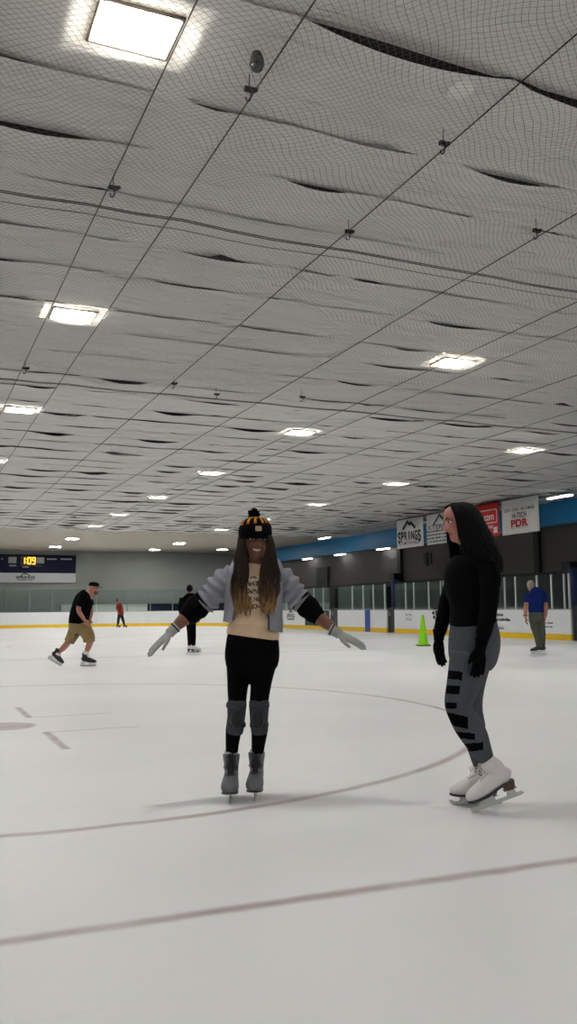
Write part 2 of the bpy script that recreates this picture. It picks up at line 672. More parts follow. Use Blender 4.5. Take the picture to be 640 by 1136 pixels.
# openings for the lights: the near one, the three rows in view and the unseen rest, its back row added
LW, LD = .29, .235
COLX = [2.03, 8.52, 15.25]
ROWY = [12.2, 18.6, 25.3, 31.6, 38.0, 43.6]
NEARL = (1.37, 5.80)
SPARE = [(2.04, -7.4), (8.75, -7.4), (15.5, -7.4), (-4.6, -7.4), (2.04, -1.0), (8.75, 5.83), (8.75, -1.0), (15.5, 5.83), (15.5, -1), (-4.6, -1), (-4.6, 5.83), (-4.6, 12.15), (-4.6, 18.5), (-4.6, 25.2), (-4.6, 31.6), (-4.6, 38), (-4.6, 43.6)]  # the row farthest behind the viewer is added to brighten the near ice
HOLES = [NEARL] + [(x, y) for x in COLX for y in ROWY] + SPARE
nx = int((24.2 - X0) / .16)
xs = [X0 + (24.2 - X0) * i / nx for i in range(nx + 1)]
for hx in sorted({h[0] for h in HOLES}):
    for e_ in (hx - LW, hx + LW):
        xs = [q for q in xs if abs(q - e_) > .05] + [e_]
xs.sort()
nx = len(xs) - 1
bounds = [X0] + WX + [24.2]
for k in range(len(seams) - 1):
    ya, yb = seams[k], seams[k + 1]
    amps = []
    for j in range(len(bounds) - 1):
        w = bounds[j + 1] - bounds[j]
        r = rs.random()
        near = ya < 15
        a = 0.012
        if r < (.22 if near else .5):
            a = rs.uniform(.03, .07) * min(1, w / 1.6)
        ctr = rs.uniform(.35, .65)
        wid = rs.uniform(.5, 1.0)
        if abs(ya - 5.2) < .01 and bounds[j] > 2.3 and bounds[j] < 6.6:
            a, ctr, wid = (.115 if bounds[j] < 4 else .125), .5, (1.0 if bounds[j] < 4 else 1.25)
        elif abs(ya - 5.2) < .01 and 1.6 < bounds[j] < 2:
            a, ctr, wid = .03, .5, 1.
        elif abs(ya - 6.5) < .01 and 2.3 < bounds[j] < 6:
            a, ctr, wid = (.045 if bounds[j] < 4 else .085), (.7 if bounds[j] < 4 else .45), .75
        elif abs(ya - 15.5) < .01 and 2.3 < bounds[j] < 4:
            a, ctr, wid = .07, .5, 1.0
        amps.append((a, ctr, wid))
    mb = MB()
    ny = 26 if 0 < ya < 22 else (12 if ya >= 22 else 7)
    y_end = yb + .05
    vs = []
    ph = rs.uniform(0, 50)
    rowsy = [ya + (y_end - ya) * i / ny for i in range(ny + 1)]
    for hx, hy in HOLES:
        for e_ in (hy - LD, hy + LD):
            if ya + .03 < e_ < y_end - .03:
                rowsy = [q for q in rowsy if abs(q - e_) > .04 or q in (ya, y_end)] + [e_]
    rowsy.sort()
    ny = len(rowsy) - 1
    for Y in rowsy:
        v = (Y - ya) / (y_end - ya)
        for X in xs:
            j = 0
            while j < len(bounds) - 2 and X > bounds[j + 1]:
                j += 1
            t = (X - bounds[j]) / (bounds[j + 1] - bounds[j])
            a, ctr, wid = amps[j]
            tt = (t - ctr) / wid + .5
            lens = math.sin(PI * tt) ** (.8 if a > .1 else 1.5) if 0 < tt < 1 else 0
            sag = .03 * math.sin(PI * t) * math.sin(PI * min(v, 1)) * min(1, (bounds[j + 1] - bounds[j]))
            z = H - .008 - a * lens * (1 - v) ** 2 - sag * .6 + .012 * v
            z += .024 * noise.noise(V((X * .4 + ph, Y * 3.6, 0))) + .013 * noise.noise(V((X * .9, Y * 8 + ph, 5)))
            cr = noise.noise(V((X * .30 + ph, Y * 2.3 + .25 * math.sin(X * .8), 9)))
            mk = noise.noise(V((X * .5, Y * 1.1, ph)))
            z += .075 * max(0, 1 - abs(cr) / .07) * max(0, min(1, mk * 3 + .6))
            vs.append((X, Y, z))
    n1 = nx + 1
    fs = [(i * n1 + j, i * n1 + j + 1, (i + 1) * n1 + j + 1, (i + 1) * n1 + j) for i in range(ny) for j in range(nx)]
    fs2 = []
    for f_ in fs:
        cx_ = sum(vs[i][0] for i in f_) / 4
        cy_ = sum(vs[i][1] for i in f_) / 4
        if not any(abs(cx_ - hx) < LW and abs(cy_ - hy) < LD for hx, hy in HOLES):
            fs2.append(f_)
    mb.add(vs, fs2)
    mb.build('foil_sheet', M['foil'], ceil, local=True, smooth=True)
MB().box(((X0 + X1) / 2, 54.6, H + .05), ((X1 - X0) / 2, 8.6, .05)).build('plain_ceiling', M['plainceil'], ceil, local=True)
for x in WX:
    mb = MB()
    pts = [V((x, Y0 + (46 - Y0) * i / 40, H - .045 - .012 * abs(math.sin(i * .9)))) for i in range(41)]
    mb.tube(pts, .0065, 6, 1)
    mb.build('support_cable', M['cable'], ceil, local=True)

# the protective net under the near part of the ceiling
NZ = 5.20
net = empty('ceiling_net', (7, 5, NZ), 'black diamond mesh safety net hung under the front part of the ceiling', 'net')
vs, fs = [], []
nxn, nyn = 120, 80
for j in range(nyn + 1):
    for i in range(nxn + 1):
        X = X0 + (24 - X0) * i / nxn
        Y = Y0 + (15.5 - Y0) * j / nyn
        vs.append(V((X, Y, NZ + .04 * noise.noise(V((X * .5, Y * .8, 1))) - .02)))
fs = [(j * (nxn + 1) + i, j * (nxn + 1) + i + 1, (j + 1) * (nxn + 1) + i + 1, (j + 1) * (nxn + 1) + i) for j in range(nyn) for i in range(nxn)]
MB().add(vs, fs).build('netting', M['net'], net, V((7, 5, NZ)), smooth=True)
for Y in (1.2, 8.34, 15.5):
    for off in ((0, .012) if Y != 8.34 else (0, .012, .07)):
        pts = []
        for i in range(67):
            X = X0 + .5 * i
            j = max([b for b in bounds if b <= X + 1e-6], default=X0)
            k = min([b for b in bounds if b > X + 1e-6], default=24.2)
            t = (X - j) / (k - j)
            pts.append(V((X, Y + (off if off != .07 else .09) + .02 * math.sin(X * 2.1 + off * 9), NZ + .03 - .022 * math.sin(PI * t) - off)))
        MB().tube(pts, .0065 if off < .05 else .004, 6, 1).build('edge_rope', M['rope'], net, V((7, 5, NZ)))

# small hardware on the net
CL = [((387, 256), 'small dark clamp hanging where the front net rope crosses a lengthwise cable near mid ceiling'),
      ((126, 207), 'small dark clamp on the front net rope below the largest ceiling light'),
      ((595, 255), 'small dark hook clamp on the net toward the right edge of the ceiling'),
      ((28, 408), 'small dark clamp on the rear net edge under the second light from the camera'),
      ((193, 425), 'small dark clamp on the rear net edge between two lengthwise cables'),
      ((240, 437), 'short black clip hanging just behind the rear net edge'),
      ((277, 98), 'tiny black clamp on the cable just below the round ceiling sensor'),
      ((492, 158), 'tiny black clamp on the cable beside the long dark ceiling gap'),
      ((335, 440), 'tiny black clip on the rear net rope before the bright middle light')]
for (px, py), lab in CL:
    p = at_z(px, py, NZ + .01)
    c = empty('cable_clamp', p, lab, 'clamp', 'net clamps')
    mb = MB().box(p + V((0, 0, -.01)), (.045, .018, .018)).ell(p + V((.05, 0, 0)), (.02, .02, .02))
    bevel(mb.build('clamp_mount', M['black'], c, p), .004)
    mb = MB().tube([p + V((0, 0, -.01)), p + V((.01, 0, -.05)), p + V((.005, .01, -.09)), p + V((-.02, .012, -.10)), p + V((-.03, .01, -.07))], .006)
    mb.tube([p + V((0, 0, 0)), p + V((-.004, 0, .06)), p + V((0, .0, .12))], .004)
    mb.build('hook', M['cable'], c, p)
p = at_z(285, 72, NZ + .02)
c = empty('ceiling_sensor', p, 'round dark glass sensor hanging in the net beside the largest light', 'sensor')
MB().ell(p + V((0, 0, -.01)), (.05, .05, .048)).build('lens_dome', mat('dark glass dome', (40, 42, 46), .15), c, p, smooth=True)
MB().loft([(p + V((0, 0, .0)), .058, .058), (p + V((0, 0, .05)), .05, .05), (p + V((0, 0, .10)), .03, .03)], V((1, 0, 0)), 20, 2).build('mount_ring', M['rope'], c, p, smooth=True)
p = at_z(512, 99, H - .075)
mb = MB().loft([(p + V((0, 0, -.004)), .10, .13), (p + V((0, 0, .004)), .11, .14)], V((1, 0, 0)), 26, 1)
tag(mb.build('foil_patch', M['pale'], root=p), 'round pale patch on the ceiling sheet below the widest dark gap', 'patch')

# ---------------------------------------------------------------- lights
def ceiling_light(x, y, label, w=LW, d=LD, z=H, recessed=True):
    c = V((x, y, z))
    t = empty('ceiling_light', c, label, 'ceiling light', 'recessed ceiling lights')
    f = MB()
    zc, zh = (z + .012, .045) if recessed else (z - .03, .028)
    for s in (-1, 1):
        f.box((x + s * (w + .010), y, zc), (.010, d + .02, zh))
        f.box((x, y + s * (d + .010), zc), (w, .010, zh))
    if recessed:  # unseen outer housing, shaped to keep the lamp's halo on the foil
        f.box((x, y, z + .18), (w + .16, d + .16, .01))
        for s in (-1, 1):
            f.box((x + s * (w + .15), y, z + .09), (.008, d + .15, .085))
            f.box((x, y + s * (d + .15), z + .09), (w + .15, .008, .085))
    bevel(f.build('light_frame', M['frame'], t, c), .004)
    zl = z + .10 if recessed else z - .04
    MB().box((x, y, zl), (w - (.0 if recessed else .004), d - (.0 if recessed else .004), .045 if recessed else .012)).build('diffuser', M['lamp'], t, c)
    return t


num = ['first', 'second', 'third', 'fourth', 'fifth', 'sixth', 'seventh', 'eighth', 'ninth']
colname = {0: 'leftmost', 1: 'middle', 2: 'right-hand'}
ceiling_light(*NEARL, 'largest and brightest square ceiling light seen through the net at top left')
for ci, x in enumerate(COLX[:3]):
    for ri, y in enumerate(ROWY):
        if ci == 2 and ri == 0:
            ceiling_light(x, y, 'unseen square ceiling light, assumed beyond the edge of the frame')
            continue
        ceiling_light(x, y, f'bright square ceiling light, {num[ri + (1, 0, -1)[ci]]} from the camera in the {colname[ci]} lengthwise row')
for x, y, lab in [(8.79, 51.6, 'bright ceiling light on the plain beige ceiling above the scoreboard, nearer of two'),
                  (8.9, 58.6, 'small ceiling light on the plain beige ceiling just above the scoreboard top'),
                  (15.86, 53.4, 'bright ceiling light on the plain beige ceiling left of the beanie, front one'),
                  (15.86, 59.4, 'small ceiling light close to the far wall left of the beanie'),
                  (20.4, 58.0, 'small ceiling light near the far corner just left of the beanie')]:
    ceiling_light(x, y, lab, .34, .3, recessed=False)
# the grid goes on overhead and left; the back row is added for light
for x, y in SPARE:
    ceiling_light(x, y, 'unseen square ceiling light, assumed beyond the edge of the frame')
for x in (-4.6, 2.04):
    ceiling_light(x, 51.6, 'square ceiling light on the beige ceiling beyond the edge of the picture', .34, .3, recessed=False)


def tube_light(p, label, ln=.6, drop=.0):
    t = empty('ceiling_tube_light', p, label, 'tube light', 'fluorescent tube lights')
    bevel(MB().box(p, (.13, ln + .03, .025)).build('fitting', M['white'], t, p), .005)
    for s in (-1, 1):
        MB().tube([p + V((s * .06, -ln, -.045)), p + V((s * .06, ln, -.045))], .02, 10).build('tube', M['tube'], t, p)


for (px, py), lab in [((341, 618), 'tube light under the blue bulkhead, just right of the grey jacket'),
                      ((377, 613), 'tube light under the blue bulkhead, above the black advert panel'),
                      ((425, 607), 'tube light under the blue bulkhead, beside the SPRINGS banner')]:
    p = at_x(px, py, X1 - .42)
    tube_light(V((p.x, p.y, 4.43)), lab)
for y, lab in [(25.3, 'double tube light on the ceiling at right, above the plain blue bulkhead'),
               (45.4, 'double tube light on the ceiling near the far end of the blue bulkhead')]:
    tube_light(V((22.3, y, H - .12)), lab, .62)

M['strip'] = mat('pale grey sign', (184, 187, 188), .55, var=.03)
# ---------------------------------------------------------------- rink boards
def sub_path(P, a, b):
    """part of a polyline between arclengths a and b"""
    out = []
    s = 0
    for i in range(len(P) - 1):
        p, q = V((*P[i], 0)), V((*P[i + 1], 0))
        L = (q - p).length
        if s + L > a and s < b:
            t0, t1 = max(0, (a - s) / L), min(1, (b - s) / L)
            for t in ([t0] if not out else []) + [t1]:
                out.append(p.lerp(q, t))
        s += L
    return out


def strip(mb, path, o0, o1, z0, z1):
    """a wall along a path between two outward offsets"""
    L, Rr = [], []
    for i, p in enumerate(path):
        tg = (path[min(i + 1, len(path) - 1)] - path[max(i - 1, 0)]).normalized()
        nrm = V((tg.y, -tg.x, 0))     # outward: to the right of the travel
        L.append(p + nrm * o0)
        Rr.append(p + nrm * o1)
    vs = []
    for a, b in zip(L, Rr):
        vs += [a + V((0, 0, z0)), b + V((0, 0, z0)), b + V((0, 0, z1)), a + V((0, 0, z1))]
    fs = []
    for i in range(len(path) - 1):
        for k in range(4):
            fs.append((i * 4 + k, i * 4 + (k + 1) % 4, i * 4 + 4 + (k + 1) % 4, i * 4 + 4 + k))
    e = (len(path) - 1) * 4
    fs += [(3, 2, 1, 0), (e, e + 1, e + 2, e + 3)]
    mb.add(vs, fs)
    return mb


PATH = rink_path()
ARC_START = BY1 - BR + 1.0          # arclength where the far right corner begins (path starts at y = -1)


def s_of_y(y):
    return y + 1.0


def boards(a, b, label, posts, top=2.25, kick=.21, hb=1.07, white=True, glassy=True, pathmat=None):
    path = sub_path(PATH, a, b)
    root = V((path[0].x, path[0].y, 0))
    t = empty('rink_boards', root, label, 'rink boards')
    strip(MB(), path, .0, .08, kick - .01, hb - .03).build('board_panel', pathmat or M['board'], t, root)
    strip(MB(), path, -.012, .08, 0, kick).build('kick_plate', M['kick'], t, root)
    strip(MB(), path, -.01, .1, hb - .03, hb).build('cap_rail', M['cap'], t, root)
    if glassy:
        cuts = [a] + sorted(posts) + [b]
        for s0, s1 in zip(cuts, cuts[1:]):
            if s1 - s0 > .12:
                strip(MB(), sub_path(PATH, s0 + .02, s1 - .02), .05, .062, hb, top).build('glass_pane', M['glass'], t, root)
    for s in posts:
        q = sub_path(PATH, s - .03, s + .03)
        strip(MB(), q, .03, .09, hb - .02, top + .02).build('support_post', M['post'] if white else M['postgrey'], t, root)
    return t, root


def ypx(x):
    return at_x(x, 660, BX1 + .05).y


def small_print(par, r, p, X, Y, m, w, h, n=5, seed=1):
    """a line of print too small to read: short uneven strokes"""
    q = random.Random(seed)
    N_ = X.cross(Y)
    mb = MB()
    k = 0.
    while k < .97:
        l = q.uniform(.5, 1.1) / (n * 2.6)
        hh = h * q.uniform(.7, 1.)
        c_ = p + X * ((k + l / 2 - .5) * w)
        mb.box(c_ - Y * ((h - hh) / 2), (l * w * .40, hh / 2, .002), (X, Y, N_))
        if q.random() < .5:
            mb.box(c_ + Y * (h * .1), (l * w * .16, h * .62, .002), (X, Y, N_))
        k += l + (.035 if q.random() < .2 else .008)
    return mb.build('lettering', M[m], par, r)


XD = V((0, -1, 0))     # text on the right-hand side reads from far to near
# the right-hand boards, section by section, from near to far
t, r = boards(s_of_y(ypx(633)), s_of_y(ypx(438)), 'long white side boards with yellow base behind the lime cone and the man in blue',
              [s_of_y(ypx(x)) for x in (631.5, 626, 612, 596, 572, 560, 492, 489, 475.5, 459, 450)] + [s_of_y(28.5), s_of_y(29.7)])


def board_text(par, r, x, y, body, size, width=None, m='ink', bold=.0):
    p = at_x(x, y, BX1 - .006)
    return text_mesh('lettering', body, size, M[m], par, p, XD, UP, r, width, bold)


board_text(t, r, 453.5, 682, 'ROYAL', .11, .55)
board_text(t, r, 453.5, 687, 'PLUS', .11, .45)
p = at_x(485, 680, BX1 - .006)
mb = MB()
for k in range(10):
    a = 2 * PI * k / 10
    c = p + XD * (.30 * math.cos(a)) + UP * (.30 * math.sin(a))
    mb.box(c, (.085, .07, .003), (XD * math.cos(a) + UP * math.sin(a), -XD * math.sin(a) + UP * math.cos(a), V((1, 0, 0))))
mb.loft([(p + V((-.002, 0, 0)), .16, .16), (p + V((.002, 0, 0)), .16, .16)], UP, 20, 1)
mb.build('round_emblem', M['ink'], t, r)
for x_, y_, w_, h_, n_ in ((553, 682, .5, .10, 4), (557, 687.5, .95, .10, 7), (555, 697, .4, .05, 5), (607, 691, .6, .05, 6), (608, 695.5, .45, .04, 6)):
    small_print(t, r, at_x(x_, y_, BX1 - .006), XD, UP, 'ink', w_, h_, n_, int(x_))
t, r = boards(s_of_y(ypx(429.5)), s_of_y(ypx(375)), 'white side boards with the blue line stripe, beyond the dark gate opening',
              [s_of_y(ypx(x)) for x in (426.6, 414, 402.7)] + [s_of_y(38.9)])
ya, yb = ypx(411), ypx(405.5)
MB().box((BX1 - .014, (ya + yb) / 2, .535), (.004, (yb - ya) / 2, .535)).build('blue_stripe', M['blueline'], t, r)
t, r = boards(s_of_y(ypx(366)), ARC_START + .0, 'white side boards near the far corner with a small mountain logo and black advert',
              [s_of_y(ypx(x)) for x in (358.5, 348)] + [s_of_y(y) for y in (45.4, 47.2, 49, 50.8)])
ya, yb = ypx(366), ypx(339)
MB().box((BX1 - .006, (ya + yb) / 2, .62), (.004, (yb - ya) / 2, .41)).build('advert_panel', M['adblack'], t, r)
p = at_x(356, 682, BX1 - .012)
small_print(t, r, p + UP * .08, XD, UP, 'white', 1.2, .10, 8, 3)
small_print(t, r, p - UP * .14, XD, UP, 'white', .7, .12, 5, 4)
p = at_x(322.5, 683, BX1 - .012)


def mountain(mb, p, X, Y, s, n, w=.07):
    """a line drawing of two peaks"""
    pts = [(-.5, -.2), (-.12, .32), (.05, .08), (.16, .2), (.5, -.2)]
    for a, b in zip(pts, pts[1:]):
        A, B = p + X * (a[0] * s) + Y * (a[1] * s * .62), p + X * (b[0] * s) + Y * (b[1] * s * .62)
        d = (B - A).normalized()
        mb.box((A + B) / 2, ((B - A).length / 2 + w * s * .4, w * s, .003), (d, n.cross(d), n))
    return mb


NX = V((-1, 0, 0))
mountain(MB(), p + UP * .22, XD, UP, .45, NX, .09).build('mountain_logo', M['ink'], t, r)
text_mesh('lettering', 'SPRINGS', .2, M['ink'], t, p, XD, UP, r, 1.1, .02)
small_print(t, r, p - UP * .2, XD, UP, 'ink', 1.0, .10, 7, 5)
total = sum((V((*a, 0)) - V((*b, 0))).length for a, b in zip(PATH, PATH[1:]))
CARC = BR * PI / 2 * .9985
boards(ARC_START + .03, ARC_START + CARC - .03, 'white curved boards of the far corner behind the woman in the beanie', [ARC_START + 1.6 * k for k in range(1, 8)], top=2.55, white=None)
Lf = BX1 - BX0 - 2 * BR
boards(ARC_START + CARC + .0, ARC_START + CARC + Lf - .0, 'white far end boards with yellow base under the scoreboard', [ARC_START + CARC + Lf * k / 6 for k in range(1, 6)], top=2.6, white=None)
boards(ARC_START + CARC + Lf + .04, ARC_START + 2 * CARC + Lf, 'white curved boards of the other far corner', [ARC_START + CARC + Lf + 2.2 * k for k in range(1, 6)], top=2.6, white=None)


def gate(ya, yb, label, m, h=1.1):
    c = V((BX1 + .12, (ya + yb) / 2, 0))
    t = empty('gate', c, label, 'gate')
    hw = abs(yb - ya) / 2 - .03
    bevel(MB().box(c + V((0, 0, h / 2 + .02)), (.03, hw, h / 2)).build('gate_panel', m, t, c), .01)
    f = MB()
    for s in (-1, 1):
        f.box(c + V((-.01, s * hw, h / 2 + .02)), (.045, .03, h / 2 + .02))
    f.box(c + V((-.01, 0, h + .03)), (.045, hw, .025))
    f.build('gate_frame', M['postdark'], t, c)
    MB().tube([c + V((-.05, hw * .5, .8)), c + V((-.09, hw * .5, .8)), c + V((-.09, hw * .5, .95)), c + V((-.05, hw * .5, .95))], .012).build('latch_handle', M['post'], t, c)


gate(ypx(640) - 1.2, ypx(633.5), 'dark gate in the side boards right of the man in blue', M['adblack'])
gate(ypx(437.5), ypx(430), 'dark gate opening in the side boards left of the lime cone', M['adblack'])
gate(ypx(374.5), ypx(366.5), 'dark gate in the side boards right of the black advert', M['postdark'])


def padded_post(y, label, z=2.5):
    c = V((BX1 + .9, y, .012))
    t = empty('padded_post', c, label, 'post')
    MB().loft([(c + V((0, 0, .1)), .16, .16), (c + V((0, 0, z)), .16, .16)], V((1, 0, 0)), 16, 3, 3.).build('padding', M['navypad'], t, c, smooth=True)
    MB().box(c + V((0, 0, .05)), (.2, .2, .05)).build('base_plate', M['postdark'], t, c)


padded_post(at_x(637, 660, BX1 + .9).y, 'navy padded post behind the glass at the right edge')
padded_post(at_x(438, 660, BX1 + .9).y, 'navy padded post behind the dark gate left of the cone')


def speaker(px, py, label):
    p = at_x(px, py, X1 - .4)
    t = empty('loudspeaker', p, label, 'loudspeaker')
    bevel(MB().box(p, (.2, .26, .2)).build('cabinet', M['black'], t, p), .02)
    MB().box(p + V((-.205, 0, 0)), (.006, .22, .16)).build('grille', M['adblack'], t, p)
    MB().box(p + V((.27, 0, .05)), (.13, .04, .03)).box(p + V((.36, 0, .05)), (.02, .1, .1)).build('bracket', M['postdark'], t, p)


speaker(632, 629, 'black loudspeaker on the dark wall above the man in blue')
speaker(438, 640, 'black loudspeaker on the dark wall above the dark gate')


def bench(c, L, label):
    t = empty('bench', c, label, 'bench')
    bevel(MB().box(c + V((0, 0, .45)), (.18, L, .025)).build('seat', M['greybox'], t, c), .008)
    for s in (-.8, 0, .8):
        MB().box(c + V((0, s * L, .21)), (.15, .03, .21)).build('leg', M['postdark'], t, c)
    MB().box(c + V((.2, 0, .8)), (.025, L, .12)).build('backrest', M['greybox'], t, c)


bench(V((23.0, 27.2, .012)), 2.2, 'grey bench behind the glass near the man in blue')
bench(V((23.0, 33.2, .012)), 2.2, 'grey bench behind the glass above the lime cone')
bench(V((23.0, 45.2, .012)), 2.5, 'grey bench behind the glass near the black advert')
# penalty box screen beyond the blue stripe
c = V((22.0, 39.9, .012))
t = empty('penalty_box', c, 'dark penalty box walls behind the glass beside the blue stripe', 'penalty box')
MB().box(c + V((.9, 0, 1.1)), (.04, 1.9, 1.1)).build('back_wall', M['wainscot'], t, c)
for s in (-1, 1):
    MB().box(c + V((0, s * 1.9, 1.1)), (.9, .04, 1.1)).build('side_wall', M['wainscot'], t, c)
MB().box(c + V((.65, 0, .45)), (.2, 1.8, .03)).build('seat', M['adblack'], t, c)

# behind the far glass: low white ledge and navy panels
def low_wall(x0, x1, y, h, m, label, name='ledge', cat='ledge'):
    c = V(((x0 + x1) / 2, y, .012))
    t = empty(name, c, label, cat)
    MB().box(c + V((0, 0, h / 2)), ((x1 - x0) / 2, .1, h / 2)).build('panel', m, t, c)
    bevel(MB().box(c + V((0, -.02, h)), ((x1 - x0) / 2, .14, .03)).build('top_rail', m, t, c), .01)


def xfar(px, y):
    r = ray(px, 670)
    return (CAM + r * (y / r.y)).x


low_wall(xfar(68, 61.9), xfar(163, 61.9), 61.9, 1.52, M['white'], 'pale low wall behind the far glass left of the navy panels')
low_wall(xfar(164, 61.9), xfar(201, 61.9), 61.9, 1.55, M['navy'], 'navy low panel behind the far glass beside the skater in black', 'low_panel', 'panel')
low_wall(xfar(234, 61.9), xfar(262, 61.9), 61.9, 1.55, M['navy'], 'navy low panel behind the far glass beside the grey sleeve', 'low_panel', 'panel')

# ---------------------------------------------------------------- scoreboard
SY_ = Y1 - .12
c = V((7.9, SY_, 4.05))
t = empty('scoreboard', c, 'navy scoreboard with amber 1:09 clock and white strip below on the far wall', 'scoreboard')
AX = (V((1, 0, 0)), V((0, 1, 0)), V((0, 0, 1)))
bevel(MB().box((7.9, SY_, 4.43), (3.1, .1, .64)).build('cabinet', M['navy'], t, c), .02)
bevel(MB().box((7.9, SY_, 3.46), (3.1, .08, .34)).build('sign_strip', M['strip'], t, c), .01)
MB().box((7.9, SY_ - .105, 4.43), (.0, .0, .0))
E1, E2 = V((1, 0, 0)), V((0, 0, 1))


def sx(px):
    return xfar(px, SY_ - .11)


def sz(px, py):
    r = ray(px, py)
    return (CAM + r * ((SY_ - .11) / r.y)).z


def sbox(name, xa, ya, xb, yb, m, dy=.105):
    MB().box(((sx(xa) + sx(xb)) / 2, SY_ - dy, (sz(xa, ya) + sz(xb, yb)) / 2), ((sx(xb) - sx(xa)) / 2, .006, abs(sz(xa, ya) - sz(xb, yb)) / 2)).build(name, m, t, c)


sbox('score_panel', 8, 617.8, 17, 624.8, M['greybox'])
sbox('score_panel', 39.5, 618.3, 48, 625, M['greybox'])
sbox('clock_face', 21.5, 617, 39, 627.5, M['black'])
sbox('caption_strip', 9, 626.7, 17, 628.2, M['greybox'], .11)
sbox('caption_strip', 24, 628.2, 31, 629.6, M['greybox'], .11)
sbox('caption_strip', 37, 627.4, 46, 628.2, M['postdark'], .11)
sbox('caption_strip', 51, 619.6, 62, 621.0, M['greybox'], .11)
sbox('caption_strip', 66, 619.4, 79, 621.2, M['greybox'], .11)
sbox('caption_strip', 0, 619.2, 2, 620.6, M['greybox'], .11)
SEG = {'1': 'bc', '0': 'abcdef', '9': 'abcdfg'}


def digit(mb, ch, x, z, w, h, th=.055):
    g = {'a': (0, h / 2, w, th), 'g': (0, 0, w, th), 'd': (0, -h / 2, w, th), 'b': (w / 2, h / 4, th, h / 2), 'c': (w / 2, -h / 4, th, h / 2), 'f': (-w / 2, h / 4, th, h / 2), 'e': (-w / 2, -h / 4, th, h / 2)}
    for s in SEG[ch]:
        q = g[s]
        mb.box((x + q[0], SY_ - .12, z + q[1]), (q[2] / 2 + (th / 2 if q[2] > th else 0), .008, q[3] / 2))


mb = MB()
zc = sz(31, 622)
digit(mb, '1', sx(25.2), zc, .12, .44)
digit(mb, '0', sx(31.2), zc, .19, .44)
digit(mb, '9', sx(36.3), zc, .17, .44)
for dz in (-.11, .11):
    mb.box((sx(28.0), SY_ - .12, zc + dz), (.025, .008, .03))
mb.build('clock_digits', M['digit'], t, c)
p = V((sx(27.5), SY_ - .09, 3.5))
mountain(MB(), p + E2 * .16, E1, E2, .6, V((0, -1, 0)), .05).build('mountain_logo', M['navy'], t, c)
text_mesh('lettering', 'SPRINGS', .22, M['navy'], t, p - E2 * .02, E1, E2, c, 1.3, .03)
small_print(t, c, p - E2 * .2, E1, E2, 'navy', 1.0, .08, 8, 6)

# ---------------------------------------------------------------- banners
XB = 21.3


def banner(xa, xb, z0, z1, m, label):
    ya, yb = at_x(xa, 580, XB).y, at_x(xb, 580, XB).y
    c = V((XB, (ya + yb) / 2, z1))
    t = empty('banner', c, label, 'banner')
    n = 12
    vs = []
    for i in range(n + 1):
        y = ya + (yb - ya) * i / n
        for z in (z0, (z0 + z1) / 2, z1):
            vs.append(V((XB + .02 * math.sin(i * 1.1) * (z1 - z), y, z)))
    fs = [(i * 3 + k, i * 3 + 3 + k, i * 3 + 4 + k, i * 3 + 1 + k) for i in range(n) for k in range(2)]
    o = MB().add(vs, fs).build('banner_cloth', m, t, c, smooth=True, solid=.006)
    MB().tube([V((XB, ya + .05, z1 + .02)), V((XB, yb - .05, z1 + .02))], .018).build('hanging_rail', M['cable'], t, c)
    for yy in (ya + (yb - ya) * .12, ya + (yb - ya) * .88):
        MB().tube([V((XB, yy, z1 + .02)), V((XB, yy, H))], .005).build('cord', M['cable'], t, c)
    return t, c, V((XB - .035, (ya + yb) / 2, (z0 + z1) / 2)), abs(yb - ya)


ZB0, ZB1 = 3.93, 5.28
t, c, p, w = banner(440, 469, ZB0, ZB1, M['banner'], 'white SPRINGS banner with black mountain peaks, leftmost of the hanging banners')
mountain(MB(), p + UP * .34, XD, UP, 1.05, NX, .06).build('mountain_logo', M['ink'], t, c)
ln = 'SPRINGS'
for i, ch in enumerate(ln):
    u = (i - 3) / 3
    text_mesh('lettering', ch, .40 + .14 * u * u, M['ink'], t, p + XD * (u * .88) + UP * (-.12 - .05 * u * u), XD, UP, c, .09 if ch == 'I' else .25, .03)
text_mesh('lettering', 'AUTOMOTIVE GROUP', .15, M['ink'], t, p - UP * .46, XD, UP, c, 1.9, .01)
t, c, p, w = banner(473, 503, ZB0, ZB1, M['banner'], 'white banner with a mountain outline and blue text lines behind the dark haired woman')
mountain(MB(), p + UP * .34 + XD * .2, XD, UP, 1.3, NX, .03).build('mountain_logo', M['ink'], t, c)
text_mesh('lettering', 'XTERIA', .2, M['ink'], t, p + UP * .08 - XD * .1, XD, UP, c, 1.7)
for k in range(4):
    small_print(t, c, p - UP * (.1 + .15 * k), XD, UP, 'navy', 1.95, .075, 14, 20 + k)
t, c, p, w = banner(522, 553.5, ZB0 + .02, ZB1, M['bannerred'], 'red banner with white script beside the white PDR banner')
for dz in (.40, -.12):
    MB().box(p + UP * dz, (.003, w * .45, .02)).build('border_line', M['white'], t, c)
for s in (-1, 1):
    MB().box(p + XD * (s * w * .45) + UP * .14, (.003, .02, .26)).build('border_line', M['white'], t, c)
text_mesh('lettering', 'Telecom', .3, M['white'], t, p + UP * .14, XD, UP, c, w * .72, .02)
small_print(t, c, p - UP * .28, XD, UP, 'white', w * .6, .12, 6, 31)
MB().box(p + XD * (w * .40) - UP * .42, (.003, .12, .12)).build('badge', M['banner'], t, c)
t, c, p, w = banner(557, 598, ZB0, ZB1, M['banner'], 'white banner reading HI-TECH PDR, rightmost of the hanging banners')
text_mesh('lettering', 'DENTS - DINGS - HAIL DAMAGE', .13, M['ink'], t, p + UP * .26, XD, UP, c, 1.75, .01)
text_mesh('lettering', 'HI-TECH', .21, M['ink'], t, p + UP * .03, XD, UP, c, .84, .02)
text_mesh('lettering', 'PDR', .30, M['redprint'], t, p - UP * .27 , XD, UP, c, 1.0, .04)
MB().box(p - UP * .46, (.003, .5, .006)).build('underline', M['greybox'], t, c)

